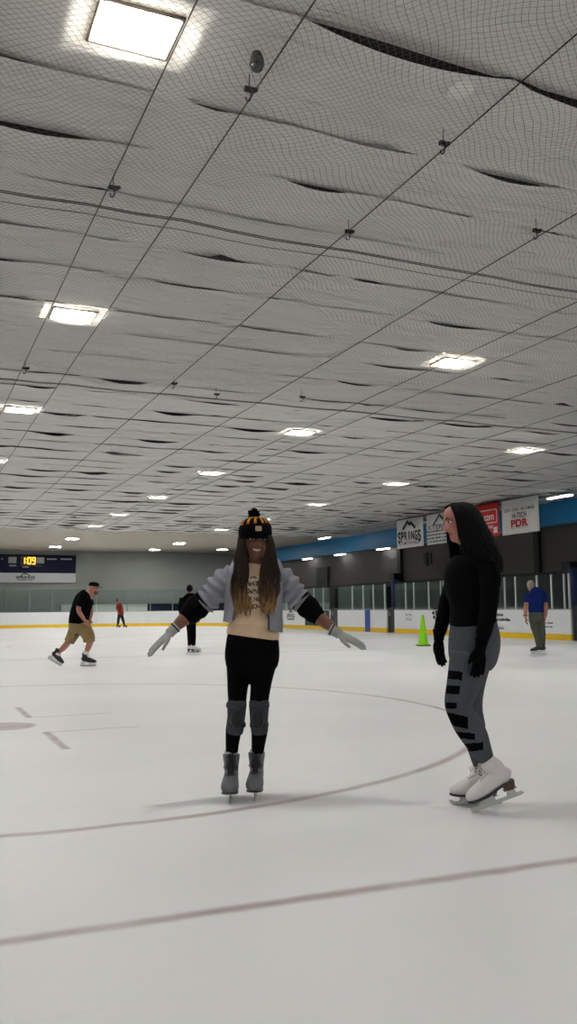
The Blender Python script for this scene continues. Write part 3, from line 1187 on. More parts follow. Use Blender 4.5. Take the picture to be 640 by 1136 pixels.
# ---------------------------------------------------------------- lime cone
g = at_z(469.5, 716.5, 0)
t = empty('traffic_cone', g, 'tall lime green traffic cone with dark base on the ice', 'cone')
mb = MB().loft([(g + V((0, 0, .02)), .15, .15), (g + V((0, 0, .35)), .112, .112), (g + V((0, 0, .7)), .07, .07), (g + V((0, 0, .90)), .042, .042), (g + V((0, 0, .93)), .034, .034)], V((1, 0, 0)), 24, 3)
mb.loft([(g + V((0, 0, .035)), .19, .19), (g + V((0, 0, .05)), .165, .165)], V((1, 0, 0)), 24, 2, 3)
mb.build('cone_body', M['lime'], t, g, smooth=True)
bevel(MB().box(g + V((0, 0, .018)), (.20, .20, .018), (RH, FH, UP)).build('base', M['conebase'], t, g), .008)
MB().loft([(g + V((0, 0, .925)), .02, .02), (g + V((0, 0, .935)), .018, .018)], V((1, 0, 0)), 16, 1).build('top_hole', M['conebase'], t, g)
# ------------------------------------------------------------------ people
def skin(name, col, lip):
    return [mat(name, col, .5, var=.06, nscale=40), mat(name + ' lips', lip, .4, var=.05)]


M['skin_brown'], M['lips_brown'] = skin('brown skin', (122, 80, 62), (146, 78, 72))
M['skin_fair'], M['lips_fair'] = skin('fair skin', (184, 122, 108), (160, 62, 64))
M['skin_pink'], M['lips_pink'] = skin('ruddy skin', (172, 116, 100), (150, 80, 74))
M['skin_tan'], M['lips_tan'] = skin('tan skin', (160, 112, 88), (150, 84, 76))
M['eyewhite'] = mat('eye white', (196, 190, 184), .25, var=.02)
M['iris'] = mat('dark iris', (30, 20, 16), .2)
M['teeth'] = mat('teeth', (240, 236, 226), .3, var=.02)
M['brow'] = mat('dark eyebrow', (26, 18, 14), .8)


def fabric(name, col, bump=.5, bscale=140, var=.15, rough=.85, stretch=(1, 1, 1), nscale=30, spec=.2):
    return mat(name, col, rough, var=var, nscale=nscale, bump=bump, bscale=bscale, spec=spec, stretch=stretch)


M['black_cloth'] = fabric('black stretch cloth', (9, 9, 11), .3, spec=.06)
M['black_knit'] = fabric('black knit', (10, 10, 11), .8, 200, spec=.06)
M['grey_fleece'] = fabric('grey marl fleece', (158, 158, 166), .8, 260, .16, nscale=160)
M['grey_legging'] = fabric('slate grey leggings', (76, 80, 86), .3, 160)
M['glove_grey'] = fabric('pale grey knit', (176, 176, 172), .8, 260, .12)
M['pad_grey'] = fabric('grey pad cloth', (66, 70, 74), .5)
M['pad_dark'] = mat('dark pad shell', (22, 26, 30), .5)
M['boot_silver'] = mat('silver grey boot', (104, 106, 110), .42, .25, var=.2, nscale=25)
M['boot_dark'] = mat('charcoal tongue', (52, 55, 58), .6)
M['boot_white'] = mat('white leather boot', (226, 220, 220), .45, var=.05, nscale=14)
M['boot_black'] = mat('black boot', (22, 22, 24), .5)
M['sole_brown'] = mat('brown heel', (92, 66, 48), .5, var=.2)
M['sole_black'] = mat('black sole', (36, 35, 36), .5)
M['steel'] = mat('skate steel', (190, 190, 188), .25, .9, var=.05)
M['holder_white'] = mat('white blade holder', (222, 222, 224), .4)
M['lace_grey'] = mat('dark lace', (38, 40, 44), .8)
M['lace_white'] = mat('cream lace', (226, 220, 206), .8)
M['sock'] = fabric('white sock', (214, 212, 206), .5)
M['khaki'] = fabric('khaki twill', (142, 122, 84), .4)
M['olive'] = fabric('olive grey trousers', (82, 84, 72), .4)
M['royal'] = fabric('royal blue polo', (9, 34, 100), .4)
M['redcloth'] = fabric('rust red top', (118, 38, 34), .4)
M['jeans'] = fabric('dark jeans', (30, 32, 40), .4)
M['hair_dark'] = mat('near black hair', (7, 5, 5), .6, spec=.12, var=.3, nscale=3, bump=.6, bscale=6, stretch=(40, 40, 2))
M['hair_grey'] = mat('grey hair', (150, 142, 132), .7, bump=.5, bscale=60)
M['beard'] = mat('reddish beard', (104, 58, 44), .8, bump=.5, bscale=80)
M['yellow_knit'] = fabric('amber knit', (206, 140, 30), .8, 200)
M['patch'] = fabric('tan patch', (182, 164, 132), .4)


def ombre_material():
    m, nt, out = nodes('brown to blond hair')
    b = nt.nodes.new('ShaderNodeBsdfPrincipled')
    t = nt.nodes.new('ShaderNodeTexCoord')
    sp = nt.nodes.new('ShaderNodeSeparateXYZ')
    link(nt, t.outputs['Object'], sp.inputs[0])
    st = tex_noise(nt, objco(nt, (60, 60, 2)), 2.2, 3)
    z = mth(nt, 'MULTIPLY_ADD', st, .40, sp.outputs[2])
    f = ramp(nt, z, 1.56, 1.31)
    c = mixc(nt, f, (.022, .012, .008), (.33, .185, .075))
    c = mixc(nt, mth(nt, 'MULTIPLY', ramp(nt, st, .35, .65), .5), c, (.02, .012, .008))
    link(nt, c, b.inputs['Base Color'])
    b.inputs['Roughness'].default_value = .6
    b.inputs['Specular IOR Level'].default_value = .2
    bn = nt.nodes.new('ShaderNodeBump')
    bn.inputs['Strength'].default_value = .7
    bn.inputs['Distance'].default_value = .01
    link(nt, st, bn.inputs['Height'])
    link(nt, bn.outputs[0], b.inputs['Normal'])
    link(nt, b.outputs[0], out.inputs[0])
    return m


M['hair_ombre'] = ombre_material()


class P:
    """a person standing at the depth d: picture measures turned into metres"""

    def __init__(s, name, d, gx, gy, label, cat='person'):
        s.d = d
        s.s = d * .994 / FPX
        g = at_depth(gx, gy, d)
        s.root = V((g.x, g.y, 0))
        s.t = empty(name, s.root, label, cat)

    def w(s, x, y, dz=0.):
        return at_depth(x, y, s.d + dz)

    def st(s, rows, k=0.):
        """rows (x, y, dz, rx, ry) with the radii in picture units; k metres of ease"""
        return [(s.w(x, y, dz), rx * s.s + k, ry * s.s + k) for x, y, dz, rx, ry in rows]

    def build(s, mb, name, m, **kw):
        par = kw.pop('parent', s.t)
        return mb.build(name, m, par, s.root, **kw)


HEADST = [(-.505, .07, .20, .07), (-.47, .145, .18, .135), (-.40, .205, .12, .235), (-.30, .245, .06, .315), (-.15, .285, .02, .37), (0, .315, -.02, .415),
          (.15, .33, -.03, .44), (.28, .315, -.04, .43), (.39, .255, -.05, .355), (.46, .165, -.05, .24), (.5, .03, -.05, .05)]


def head_axes(f, u):
    f = f.normalized()
    u = (u - f * u.dot(f)).normalized()
    return f.cross(u), f, u          # person's right, front, up


def add_head(mb, c, f, u, Hh):
    X, F, U = head_axes(f, u)
    mb.loft([(c + F * (y * Hh) + U * (z * Hh), w * Hh, d * Hh) for z, w, y, d in HEADST], X, 24, 4)
    for s in (-1, 1):
        mb.ell(c + X * (s * .325 * Hh) - F * (.04 * Hh) - U * (.06 * Hh), (.035 * Hh, .075 * Hh, .13 * Hh), (X, F, U), 12, 8)


def head_deform(c, f, u, Hh, smile=0.):
    X, F, U = head_axes(f, u)
    B = []
    for s in (-1, 1):
        B += [((s * .15, .36, .02), -.045, .075), ((s * .14, .39, .12), .018, .06), ((s * .2, .30, -.14), .022 + .02 * smile, .10), ((s * .05, .40, -.155), .025, .035)]
    B += [((0, .42, -.01), .035, .045), ((0, .42, -.08), .055, .045), ((0, .42, -.145), .085, .045), ((0, .36, -.25), .028, .05), ((0, .36, -.325), .026, .05), ((0, .36, -.287), -.022, .028), ((0, .30, -.46), .03, .07)]

    def fn(p):
        q = p - c
        l = V((q.dot(X), q.dot(F), q.dot(U))) / Hh
        if l.y < .05 or abs(l.z) > .6:
            return p
        d = 0
        for b, a, sg in B:
            r2 = (l.x - b[0]) ** 2 + (l.z - b[2]) ** 2
            d += a * math.exp(-r2 / (2 * sg * sg))
        return p + F * (d * Hh)
    return fn


def lip_assign(c, f, u, Hh, w=.085):
    X, F, U = head_axes(f, u)

    def fn(p, n):
        q = p - c
        l = V((q.dot(X), q.dot(F), q.dot(U))) / Hh
        return 1 if (l.y > .25 and (l.x / w) ** 2 + ((l.z + .288) / .055) ** 2 < 1) else 0
    return fn


def face_parts(pp, c, f, u, Hh, brow='brow', smile=False, body=None):
    X, F, U = head_axes(f, u)
    for s in (-1, 1):
        e = c + X * (s * .15 * Hh) + F * (.335 * Hh) + U * (.015 * Hh)
        o = pp.build(MB().ell(e, (.062 * Hh, .05 * Hh, .036 * Hh), (X, F, U), 14, 10), 'eye', M['eyewhite'], smooth=True)
        pp.build(MB().ell(e + F * (.032 * Hh), (.036 * Hh, .026 * Hh, .033 * Hh), (X, F, U), 12, 8), 'iris', M['iris'], parent=o, smooth=True)
        pp.build(MB().tube([c + X * (s * a * Hh) + F * (y * Hh) + U * (z * Hh) for a, y, z in ((.06, .415, .09), (.14, .405, .125), (.22, .35, .10))], [.012 * Hh, .018 * Hh, .008 * Hh], 8), 'eyebrow', M[brow], smooth=True)
    if smile:
        mb = MB().tube([c + X * (a * Hh) + F * (y * Hh) + U * (z * Hh) for a, y, z in ((-.10, .345, -.262), (-.05, .376, -.284), (0, .385, -.290), (.05, .376, -.284), (.10, .345, -.262))], [.010 * Hh, .024 * Hh, .028 * Hh, .024 * Hh, .010 * Hh], 10)
        pp.build(mb, 'teeth', M['teeth'], smooth=True)


def add_hand(mb, w, d, n, thumb, L=.18, r=.0085, curl=.25, spread=.12, tuck=.0, pw=1.):
    """palm, four fingers and a thumb; d along the hand, n out of the back of the hand, thumb the thumb's side"""
    d = d.normalized()
    n = (n - d * n.dot(d)).normalized()
    sd = d.cross(n)
    if sd.dot(thumb) < 0:
        sd = -sd
    PL = L * .52
    mb.loft([(w - d * .02, .026 * pw, .020 * pw), (w + d * (PL * .25), .032 * pw, .017 * pw), (w + d * (PL * .7), .041 * pw, .015 * pw), (w + d * PL, .040 * pw, .012 * pw)], sd, 16, 3, 2.6)
    for k, (off, ln) in enumerate(((.029, .44), (.010, .50), (-.010, .46), (-.029, .36))):
        fl_ = L * ln
        a = (off / .03) * spread
        dd = (d * math.cos(a) + sd * math.sin(a)).normalized()
        p0 = w + d * (PL * .78) + sd * off
        pts = [p0]
        ang = 0
        p = p0 + d * (PL * .22)
        pts.append(p)
        for seg_ in (.42, .32, .26):
            ang += curl
            dirn = dd * math.cos(ang) - n * math.sin(ang)
            p = p + dirn * (fl_ * seg_)
            pts.append(p)
        mb.tube(pts, [r * 1.05, r * 1.1, r, r * .92, r * .75], 10, 3)
    t0 = w + d * (PL * .18) + sd * .022
    t1 = w + d * (PL * .48) + sd * (.050 - tuck * .02) - n * .008
    t2 = w + d * (PL * .82) + sd * (.062 - tuck * .03) - n * .014
    t3 = w + d * (PL * 1.08) + sd * (.064 - tuck * .035) - n * .022
    mb.tube([t0, t1, t2, t3], [r * 1.5, r * 1.35, r * 1.1, r * .8], 10, 3)
    return mb


def make_skate(pp, org, f, u, boot, sole, heel, lace, blade='steel', top=.28, k=1.0, hockey=False, fine=.005, wd=1., front=None, lean=0., name='ice_skate', laces=True, lab=None):
    """figure or hockey skate; org is the point under the ankle on the ice"""
    f = f.normalized()
    u = (u - f * u.dot(f)).normalized()
    s = f.cross(u)

    def L(x, y, z):
        return org + s * (x * k) + f * (y * k) + u * (z * k)
    mb = MB()
    foot = [(-.078, .125, .020, .020), (-.062, .133, .034, .040), (-.02, .135, .038, .046), (.04, .126, .039, .052), (.10, .107, .045, .045), (.15, .096, .047, .037), (.18, .089, .041, .030), (.20, .084, .026, .019), (.206, .083, .012, .010)]
    mb.loft([(L(0, y, z), rx * k * wd, rz * k) for y, z, rx, rz in foot], s, 22, 3, 2.2)
    mb.loft([(L(0, -.02, .115), .038 * k * wd, .055 * k), (L(0, -.014, .16), .037 * k * wd, .054 * k), (L(0, -.016 + lean * .3, .20), .040 * k * wd, .053 * k), (L(0, -.018 + lean * .8, top - .025), .045 * k * wd, .053 * k), (L(0, -.02 + lean, top), .046 * k * wd, .053 * k)], s, 22, 3, 2.2)
    asg = None
    if front:
        def asg(p, n):
            q = p - org
            return 1 if abs(q.dot(s)) < .029 * k and q.dot(u) > .15 * k and n.dot(f) > .3 else 0
    o = pp.build(mb, name, [M[boot], M[front or boot]], voxel=fine, relax=4, assign=asg)
    if lab:
        o['label'] = lab
    # sole and heel
    mb = MB()
    mb.loft([(L(0, y, z), (rx + .003) * k, .006 * k) for y, z, rx in ((-.082, .094, .02), (-.06, .092, .036), (-.01, .088, .038), (.04, .076, .039), (.08, .063, .044), (.14, .060, .048), (.18, .062, .042), (.205, .066, .02))], s, 14, 3, 3)
    if not hockey:
        pp.build(mb, 'sole', M[sole], parent=o, smooth=True)
        mb = MB().loft([(L(0, -.042, .05), .028 * k, .030 * k), (L(0, -.045, .075), .033 * k, .036 * k), (L(0, -.046, .095), .036 * k, .038 * k)], s, 18, 2, 3)
        pp.build(mb, 'heel', M[heel], parent=o, smooth=True)
        mb = MB()
        prof = [(-.115, .006), (-.10, .0), (.13, .0), (.185, .004), (.204, .016), (.212, .034), (.196, .032), (.18, .024), (.10, .022), (-.105, .02)]
        mb.prism([(y * k, z * k) for y, z in prof], org, f, u, s * .004)
        for a, b, h in ((-.075, -.015, .052), (.07, .155, .056)):
            m_ = (a + b) / 2
            mb.prism([(a * k, .02 * k), (b * k, .02 * k), ((m_ + (b - a) * .32) * k, h * k), ((m_ - (b - a) * .32) * k, h * k)], org, f, u, s * .006)
            mb.box(L(0, m_, h), (.026 * k, (b - a) * .62 * k, .002), (s, f, u))
        pp.build(mb, 'blade', M[blade], parent=o)
    else:
        mb.loft([(L(0, y, z), .034 * k, .012 * k) for y, z in ((-.075, .085), (.0, .075), (.1, .062), (.19, .066))], s, 12, 2, 3)
        mb.prism([(-.10 * k, .022 * k), (.20 * k, .022 * k), (.205 * k, .034 * k), (.16 * k, .065 * k), (.07 * k, .065 * k), (.05 * k, .04 * k), (-.01 * k, .04 * k), (-.03 * k, .085 * k), (-.085 * k, .085 * k), (-.105 * k, .034 * k)], org, f, u, s * (.018 * k))
        pp.build(mb, 'blade_holder', M['holder_white'], parent=o)
        pp.build(MB().prism([(-.105 * k, .012 * k), (-.09 * k, 0), (.17 * k, 0), (.205 * k, .016 * k), (.20 * k, .026 * k), (-.10 * k, .026 * k)], org, f, u, s * .004), 'blade', M[blade], parent=o)
    if laces:
        bv = BVHTree.FromPolygons([v.co + pp.root for v in o.data.vertices], [tuple(p.vertices) for p in o.data.polygons])

        def snap(x, t):
            # t 0 at the toe end, 1 at the top of the shaft
            a, b = (V((.105, .165)), V((.052, .205))) if t < .45 else (V((.052, .205)), V((.048 + lean, top + .022)))
            q = a.lerp(b, t / .45 if t < .45 else (t - .45) / .55)
            org_ = L(x, q.x + .05, q.y + .02)
            dr = (L(x * .8, q.x - .10, q.y - .045) - org_).normalized()
            h = bv.ray_cast(org_, dr)
            return (h[0] - dr * .002) if h[0] else None
        mb = MB()
        n = 11
        for i in range(n):
            a, b = snap(-.02, i / n), snap(.02, (i + .7) / n)
            c_, d_ = snap(.02, i / n), snap(-.02, (i + .7) / n)
            for p, q in ((a, b), (c_, d_)):
                if p and q:
                    m1 = (p + q) / 2 + f * .004 + u * .003
                    mb.tube([p, m1, q], .0024, 6, 2)
        for sg in (-1, 1):
            a = snap(.0, .62)
            if a:
                mb.tube([a, a + s * (sg * .03) + f * .02 - u * .01, a + s * (sg * .045) + f * .012 - u * .035, a + s * (sg * .025) + f * .006 - u * .03, a], .0022, 6, 3)
                mb.tube([a, a + s * (sg * .015) + f * .02 - u * .03, a + s * (sg * .022) + f * .022 - u * .06], .0022, 6, 3)
        pp.build(mb, 'laces', M[lace], parent=o, smooth=True)
        mb = MB()
        for i in range(n):
            for sg in (-1, 1):
                a = snap(sg * .021, i / n)
                if a:
                    mb.ell(a, (.0035, .0035, .0035), None, 8, 6)
        pp.build(mb, 'eyelets', M['steel'], parent=o, smooth=True)
    return o


# ================================================================ woman in the beanie
D = 5.58
w1 = P('person', D, 269, 888, 'smiling woman in black beanie, grey cropped jacket and black leggings, arms spread wide')
hc = w1.w(285.2, 599.5, -.035)
HH = .232
hf = -FH + RH * .06 - UP * .03
hu = UP + RH * .07
S = w1.st
mb = MB()
# trunk
mb.loft(S([(279.3, 738, 0, 18, 12), (280, 726, 0, 26, 16.5), (280.5, 705, 0, 26, 16.5), (281.5, 682, 0, 23.5, 15.5), (282, 660, 0, 25.5, 17), (282.5, 643, 0, 27.5, 15.5), (283.3, 632, 0, 22, 11.5), (284, 626, .005, 11, 9.5)]), RH, 24, 4, 2.3)
# neck
mb.loft(S([(284, 632, .01, 10.5, 10), (284.3, 622, .0, 8.8, 9), (284.8, 612, -.015, 9, 9.5)]), RH, 18, 3)
add_head(mb, hc, hf, hu, HH)
# arms
AL = [(254, 639, 0, 7.6, 8), (243.5, 647, 0, 8, 8.2), (233, 659, .0, 8, 8), (220, 671, 0, 8, 8), (213, 679, -.01, 7.6, 7.2), (203, 688, -.04, 7.4, 6.8), (193, 697, -.07, 5.0, 4.8), (187.5, 702.5, -.085, 3.8, 3.4)]
AR = [(311, 639, 0, 7.6, 8), (319, 647, 0, 8, 8.2), (329, 659, 0, 8, 8), (340, 671, 0, 8, 8), (348, 680, -.01, 7.6, 7.2), (359, 689, -.04, 7.2, 6.6), (371, 698, -.07, 5.0, 4.8), (376.5, 702.5, -.085, 3.8, 3.4)]
mb.loft(S(AL), UP, 16, 3)
mb.loft(S(AR), UP, 16, 3)
hl_w, hl_d = w1.w(188.5, 702, -.085), (w1.w(162, 727.5, -.12) - w1.w(188.5, 702, -.085))
hr_w, hr_d = w1.w(375.5, 702.5, -.085), (w1.w(407, 718.5, -.12) - w1.w(375.5, 702.5, -.085))
hl_n = (UP + RH * -.6 - FH * .55)
hr_n = (UP + RH * .5 - FH * .55)
add_hand(mb, hl_w, hl_d, hl_n, -FH - UP * .3, .185, .0062, .05, .05, pw=.8)
add_hand(mb, hr_w, hr_d, hr_n, -FH - UP * .3, .185, .0062, .05, .05, pw=.8)
# legs
LL = [(266, 735, 0, 14, 15.5), (264.5, 752, 0, 11.6, 12.5), (263.4, 765, -.01, 10, 10.5), (263, 779, -.02, 8.8, 9), (261, 797, -.02, 7.8, 9), (259, 811, 0, 7.6, 9), (257.6, 826, .015, 6.2, 7.5), (256.8, 845, .025, 5.0, 5.6), (256.5, 868, .025, 4.2, 4.8)]
LR = [(292, 735, 0, 14, 15.5), (290, 752, 0, 11.4, 12.5), (288.8, 765, -.01, 9.9, 10.5), (287.3, 779, -.02, 9.2, 9.3), (287, 797, -.02, 8.2, 9), (287.8, 811, 0, 7.8, 9), (286.4, 826, .045, 6.4, 7.0), (285.2, 843, .078, 5.0, 5.4), (284.6, 866, .078, 4.2, 4.8)]
mb.loft(S(LL), RH, 18, 3)
mb.loft(S(LR), RH, 18, 3)
for ax, ay, dz in ((256.5, 870, .02), (284.5, 867, .07)):
    mb.loft([(w1.w(ax, ay - 4, dz), .024, .024), (w1.w(ax - 1, ay + 2, dz - .09), .026, .02), (w1.w(ax - 2, ay + 6, dz - .15), .02, .012)], RH, 12, 3)
la = lip_assign(hc, hf, hu, HH, .12)
w1.build(mb, 'body', [M['skin_brown'], M['lips_brown']], voxel=.0062, relax=3, deform=head_deform(hc, hf, hu, HH, 1.), assign=la)
face_parts(w1, hc, hf, hu, HH, smile=True)

# tee shirt with a dark print
def tee_material():
    m, nt, out = nodes('cream tee with dark print')
    b = nt.nodes.new('ShaderNodeBsdfPrincipled')
    t = nt.nodes.new('ShaderNodeTexCoord')
    pos = t.outputs['Object']

    def dotv(vec, off):
        n = nt.nodes.new('ShaderNodeVectorMath')
        n.operation = 'DOT_PRODUCT'
        link(nt, pos, n.inputs[0])
        n.inputs[1].default_value = vec
        return mth(nt, 'SUBTRACT', n.outputs['Value'], off)
    pc = w1.w(281.5, 658, -.11) - w1.root
    u_ = dotv(tuple(RH), RH.dot(pc))
    v_ = dotv((0, 0, 1), pc.z)
    cb = nt.nodes.new('ShaderNodeCombineXYZ')
    link(nt, u_, cb.inputs[0])
    link(nt, v_, cb.inputs[1])
    # rows of scribbled lettering inside an oval
    nz = tex_noise(nt, cb.outputs[0], 62, 2, .5)
    rows = mth(nt, 'SINE', mth(nt, 'MULTIPLY', v_, 130.))
    ink = mth(nt, 'MULTIPLY', ramp(nt, nz, .44, .50), ramp(nt, rows, -.7, -.2))
    ov = mth(nt, 'ADD', mth(nt, 'POWER', mth(nt, 'DIVIDE', u_, .075), 2), mth(nt, 'POWER', mth(nt, 'DIVIDE', v_, .11), 2))
    inside = ramp(nt, ov, 1.05, .85)
    f = mth(nt, 'MULTIPLY', mth(nt, 'MULTIPLY', ink, inside), .85)
    wv = tex_noise(nt, pos, 30, 3)
    c = mixc(nt, wv, lin((214, 184, 152)), lin((228, 200, 168)))
    c = mixc(nt, mth(nt, 'MULTIPLY', inside, .35), c, lin((232, 220, 204)))
    c = mixc(nt, f, c, lin((34, 30, 30)))
    link(nt, c, b.inputs['Base Color'])
    b.inputs['Roughness'].default_value = .85
    link(nt, b.outputs[0], out.inputs[0])
    return m


TEE = [(280, 706.5, 0, 29, 20), (280.3, 704, 0, 29.2, 20.2), (280.5, 699, 0, 28.6, 19.5), (281, 693, 0, 27.2, 18), (281.2, 689, 0, 28, 18.8), (281.7, 678, 0, 26.3, 18), (282, 662, 0, 28, 20), (282.5, 645, 0, 29.5, 18.2), (283, 634, 0, 27, 15), (283.6, 628.5, .0, 15, 12), (284, 626, .0, 12, 11)]
w1.build(MB().loft(S(TEE), RH, 40, 4, 2.3), 't_shirt', tee_material(), smooth=True)
# leggings
mb = MB()
mb.loft(S([(279.3, 734, 0, 12, 13), (279, 749.5, -.005, 9, 11), (278.8, 752, -.005, 5, 7)]), RH, 18, 3)
mb.loft(S([(280, 700, 0, 26, 17), (280, 706, 0, 28.2, 19), (280, 716, 0, 29.6, 20), (279.6, 728, 0, 30.2, 20.5), (279, 739, 0, 28.2, 18), (279, 746, 0, 23, 13)]), RH, 24, 4, 2.4)
for Lg in (LL, LR):
    mb.loft(S([(x, y, z, a + 1.1, b + 1.1) for x, y, z, a, b in Lg[:-1]]), RH, 18, 3)
w1.build(mb, 'leggings', M['black_cloth'], voxel=.006, relax=4)
# knee pads
for (x, y, z), sgn in (((262, 795, -.025), -1), ((287.3, 795, -.025), 1)):
    ro = [(x + .9, y - 16.5, z + .01, 10.6, 10.9), (x + .5, y - 8, z, 10.3, 11.2), (x, y + 2, z, 9.6, 11.2), (x - .9, y + 11, z + .01, 9.4, 10.8), (x - 1.6, y + 16, z + .02, 9.1, 10.2)]
    if sgn > 0:
        ro = [(x, y - 17, z + .01, 10.9, 11), (x, y - 8, z, 10.6, 11.3), (x, y + 2, z, 9.9, 11.4), (x + .4, y + 11, z + .01, 9.6, 10.8), (x + .6, y + 16, z + .02, 9.2, 10.2)]
    pd = w1.build(MB().loft(S(ro), RH, 24, 4, 2.3), 'knee_pad', M['pad_grey'], smooth=True)
    c_ = w1.w(x + (.3 if sgn < 0 else -1.2), y + 3.5, z - .062)
    w1.build(MB().ell(c_, (.038, .02, .058), (RH, FH, UP), 18, 12), 'pad_shell', M['pad_dark'], parent=pd, smooth=True)
    for dy in (-13, 9):
        k_ = 11.2 if dy < 0 else 10.3
        w1.build(MB().loft(S([(x + .2, y + dy - 2.2, z, k_, k_ + .6), (x + .2, y + dy + 2.2, z, k_, k_ + .6)]), RH, 22, 2, 2.3), 'strap', M['pad_dark'] if dy > 0 else M['pad_grey'], parent=pd, smooth=True)
# jacket: trunk, sleeves and the hood lying on the shoulders
mb = MB()


def wrk(a, n, ph=0):
    return lambda v, t: 1 + a * math.sin(v * n * 2 * PI + 1.3 * math.sin(t + ph))


mb.loft(S([(280, 704, 0, 33, 22.5), (280.5, 692, 0, 33.5, 23.5), (281, 678, 0, 32.5, 23), (282, 660, 0, 33, 23.5), (282.5, 645, 0, 34, 21.5), (283, 635, 0, 30.5, 17.5), (283.6, 628, .01, 19, 15), (284, 624, .02, 14, 13)]), RH, 36, 4, 2.4)
mb.loft(S([(258, 638, 0, 11.5, 12.5), (248.5, 642, 0, 11.6, 12.5), (241, 650.5, 0, 12.6, 13), (235, 660, 0, 13.4, 13.5), (228, 668, 0, 13, 13.2), (224, 672, 0, 11, 11.5)]), UP, 26, 8, wob=wrk(.15, 6))
mb.loft(S([(307, 638, 0, 11.5, 12.5), (315.5, 642, 0, 11.6, 12.5), (322, 650.5, 0, 12.2, 13), (327.5, 660, 0, 12.8, 13.5), (333, 667, 0, 12.4, 13.2), (337, 671, 0, 10.5, 11.5)]), UP, 26, 8, wob=wrk(.15, 6, 1))
# hood roll round the neck
hp = [(w1.w(264, 637, -.085)), w1.w(261, 630, -.05), w1.w(264, 624.5, .03), w1.w(275, 623, .10), w1.w(294, 623, .10), w1.w(305, 624.5, .03), w1.w(307, 630, -.05), w1.w(303, 637, -.085)]
mb.tube(hp, [.022, .030, .036, .046, .046, .036, .030, .022], 14, 4)


def jcut(p, n):
    x, y = proj(p)
    q = (p - w1.root)
    dz = q.dot(FH)
    a, b = 272 + (257.5 - 272) * (y - 627) / 63, 295.5 + (297.5 - 295.5) * (y - 627) / 70
    if dz < -.005 and a < x < b and 600 < y < 712:
        return True
    hem = 689.5 + (x - 247) / 66 * 12
    if 244 < x < 318 and y > hem and dz < .3 and q.z > .7:
        return True
    if n.z > .55 and abs(x - 284) < 13 and y < 632:
        return True
    return False


jk = w1.build(mb, 'jacket', M['grey_fleece'], voxel=.0055, relax=2, cut=jcut, solid=.007)
# fold ridges and hem band lie on the jacket
for px, ya_, yb_ in ((258.5, 646, 688), (298.5, 646, 699)):
    w1.build(MB().tube([w1.w(px + (6 if px < 270 else -1) * (1 - k), ya_ + (yb_ - ya_) * k, -.132 + .012 * (1 - k)) for k in (0, .5, 1)], .0045, 8), 'zip_edge', M['pad_grey'], parent=jk, smooth=True)
# black elbow cuffs
for rows in ([(231, 664, 0, 12.3, 11.5), (224, 669, 0, 13.4, 12.5), (216, 676, -.01, 13.6, 12.5), (209, 683, -.02, 11.5, 11), (205, 687, -.03, 8.6, 9)],
             [(331, 664, 0, 11.8, 11.5), (337, 669, 0, 12.6, 12.5), (344, 676, -.01, 12.4, 12.2), (350, 682, -.02, 10.4, 10.5), (354.5, 686, -.03, 8.4, 9)]):
    w1.build(MB().loft(S(rows), UP, 24, 5, wob=wrk(.035, 3)), 'elbow_cuff', M['black_cloth'], smooth=True)
# gloves
for hw, hd, hn, sg in ((hl_w, hl_d, hl_n, -1), (hr_w, hr_d, hr_n, 1)):
    mb = MB()
    d_ = hd.normalized()
    mb.loft([(hw - d_ * .06, .036, .036), (hw - d_ * .02, .033, .031), (hw + d_ * .01, .033, .027)], UP, 16, 3)
    add_hand(mb, hw, hd, hn, -FH - UP * .3, .195, .0104, .05, .06)
    g_ = w1.build(mb, 'glove', M['glove_grey'], voxel=.0042, relax=3)
    w1.build(MB().loft([(hw - d_ * .050, .0375, .0375), (hw - d_ * .041, .0370, .0370)], UP, 20, 2), 'cuff_band', M['lace_grey'], parent=g_, smooth=True)
# beanie
X, F, U = head_axes(hf, hu)
bc = hc + U * (.17 * HH) - F * (.02 * HH)
mb = MB()
bk = w1.s
mb.loft([(w1.w(283, 598.5, -.03), 18.2 * bk, 21 * bk), (w1.w(283, 592, -.03), 18.8 * bk, 21.5 * bk), (w1.w(283, 586, -.03), 18.4 * bk, 21 * bk), (w1.w(282.8, 582.5, -.03), 17.2 * bk, 20 * bk)], RH, 36, 4, 2.1, wob=lambda v, t: 1 + .012 * math.sin(t * 36))
be = w1.build(mb, 'beanie', M['black_knit'], smooth=True)
mb = MB().loft([(w1.w(282.9, 585, -.03), 17.2 * bk, 20 * bk), (w1.w(282.6, 580, -.03), 15.6 * bk, 18.5 * bk), (w1.w(282.4, 576.5, -.03), 12 * bk, 14.5 * bk), (w1.w(282.3, 574.2, -.03), 6.5 * bk, 8 * bk), (w1.w(282.3, 573.3, -.03), 1 * bk, 1 * bk)], RH, 36, 4)


def crown_rows(p, n):
    x, y = proj(p)
    a = math.atan2((p - bc).dot(FH), (p - bc).dot(RH))
    st_ = math.sin(a * 14)
    if y > 583.4:
        return 0
    if y > 581:
        return 1 if st_ > -.4 else 0
    if y > 578.6:
        return 2 if st_ > .1 else 0
    return 1 if st_ > .2 else 0


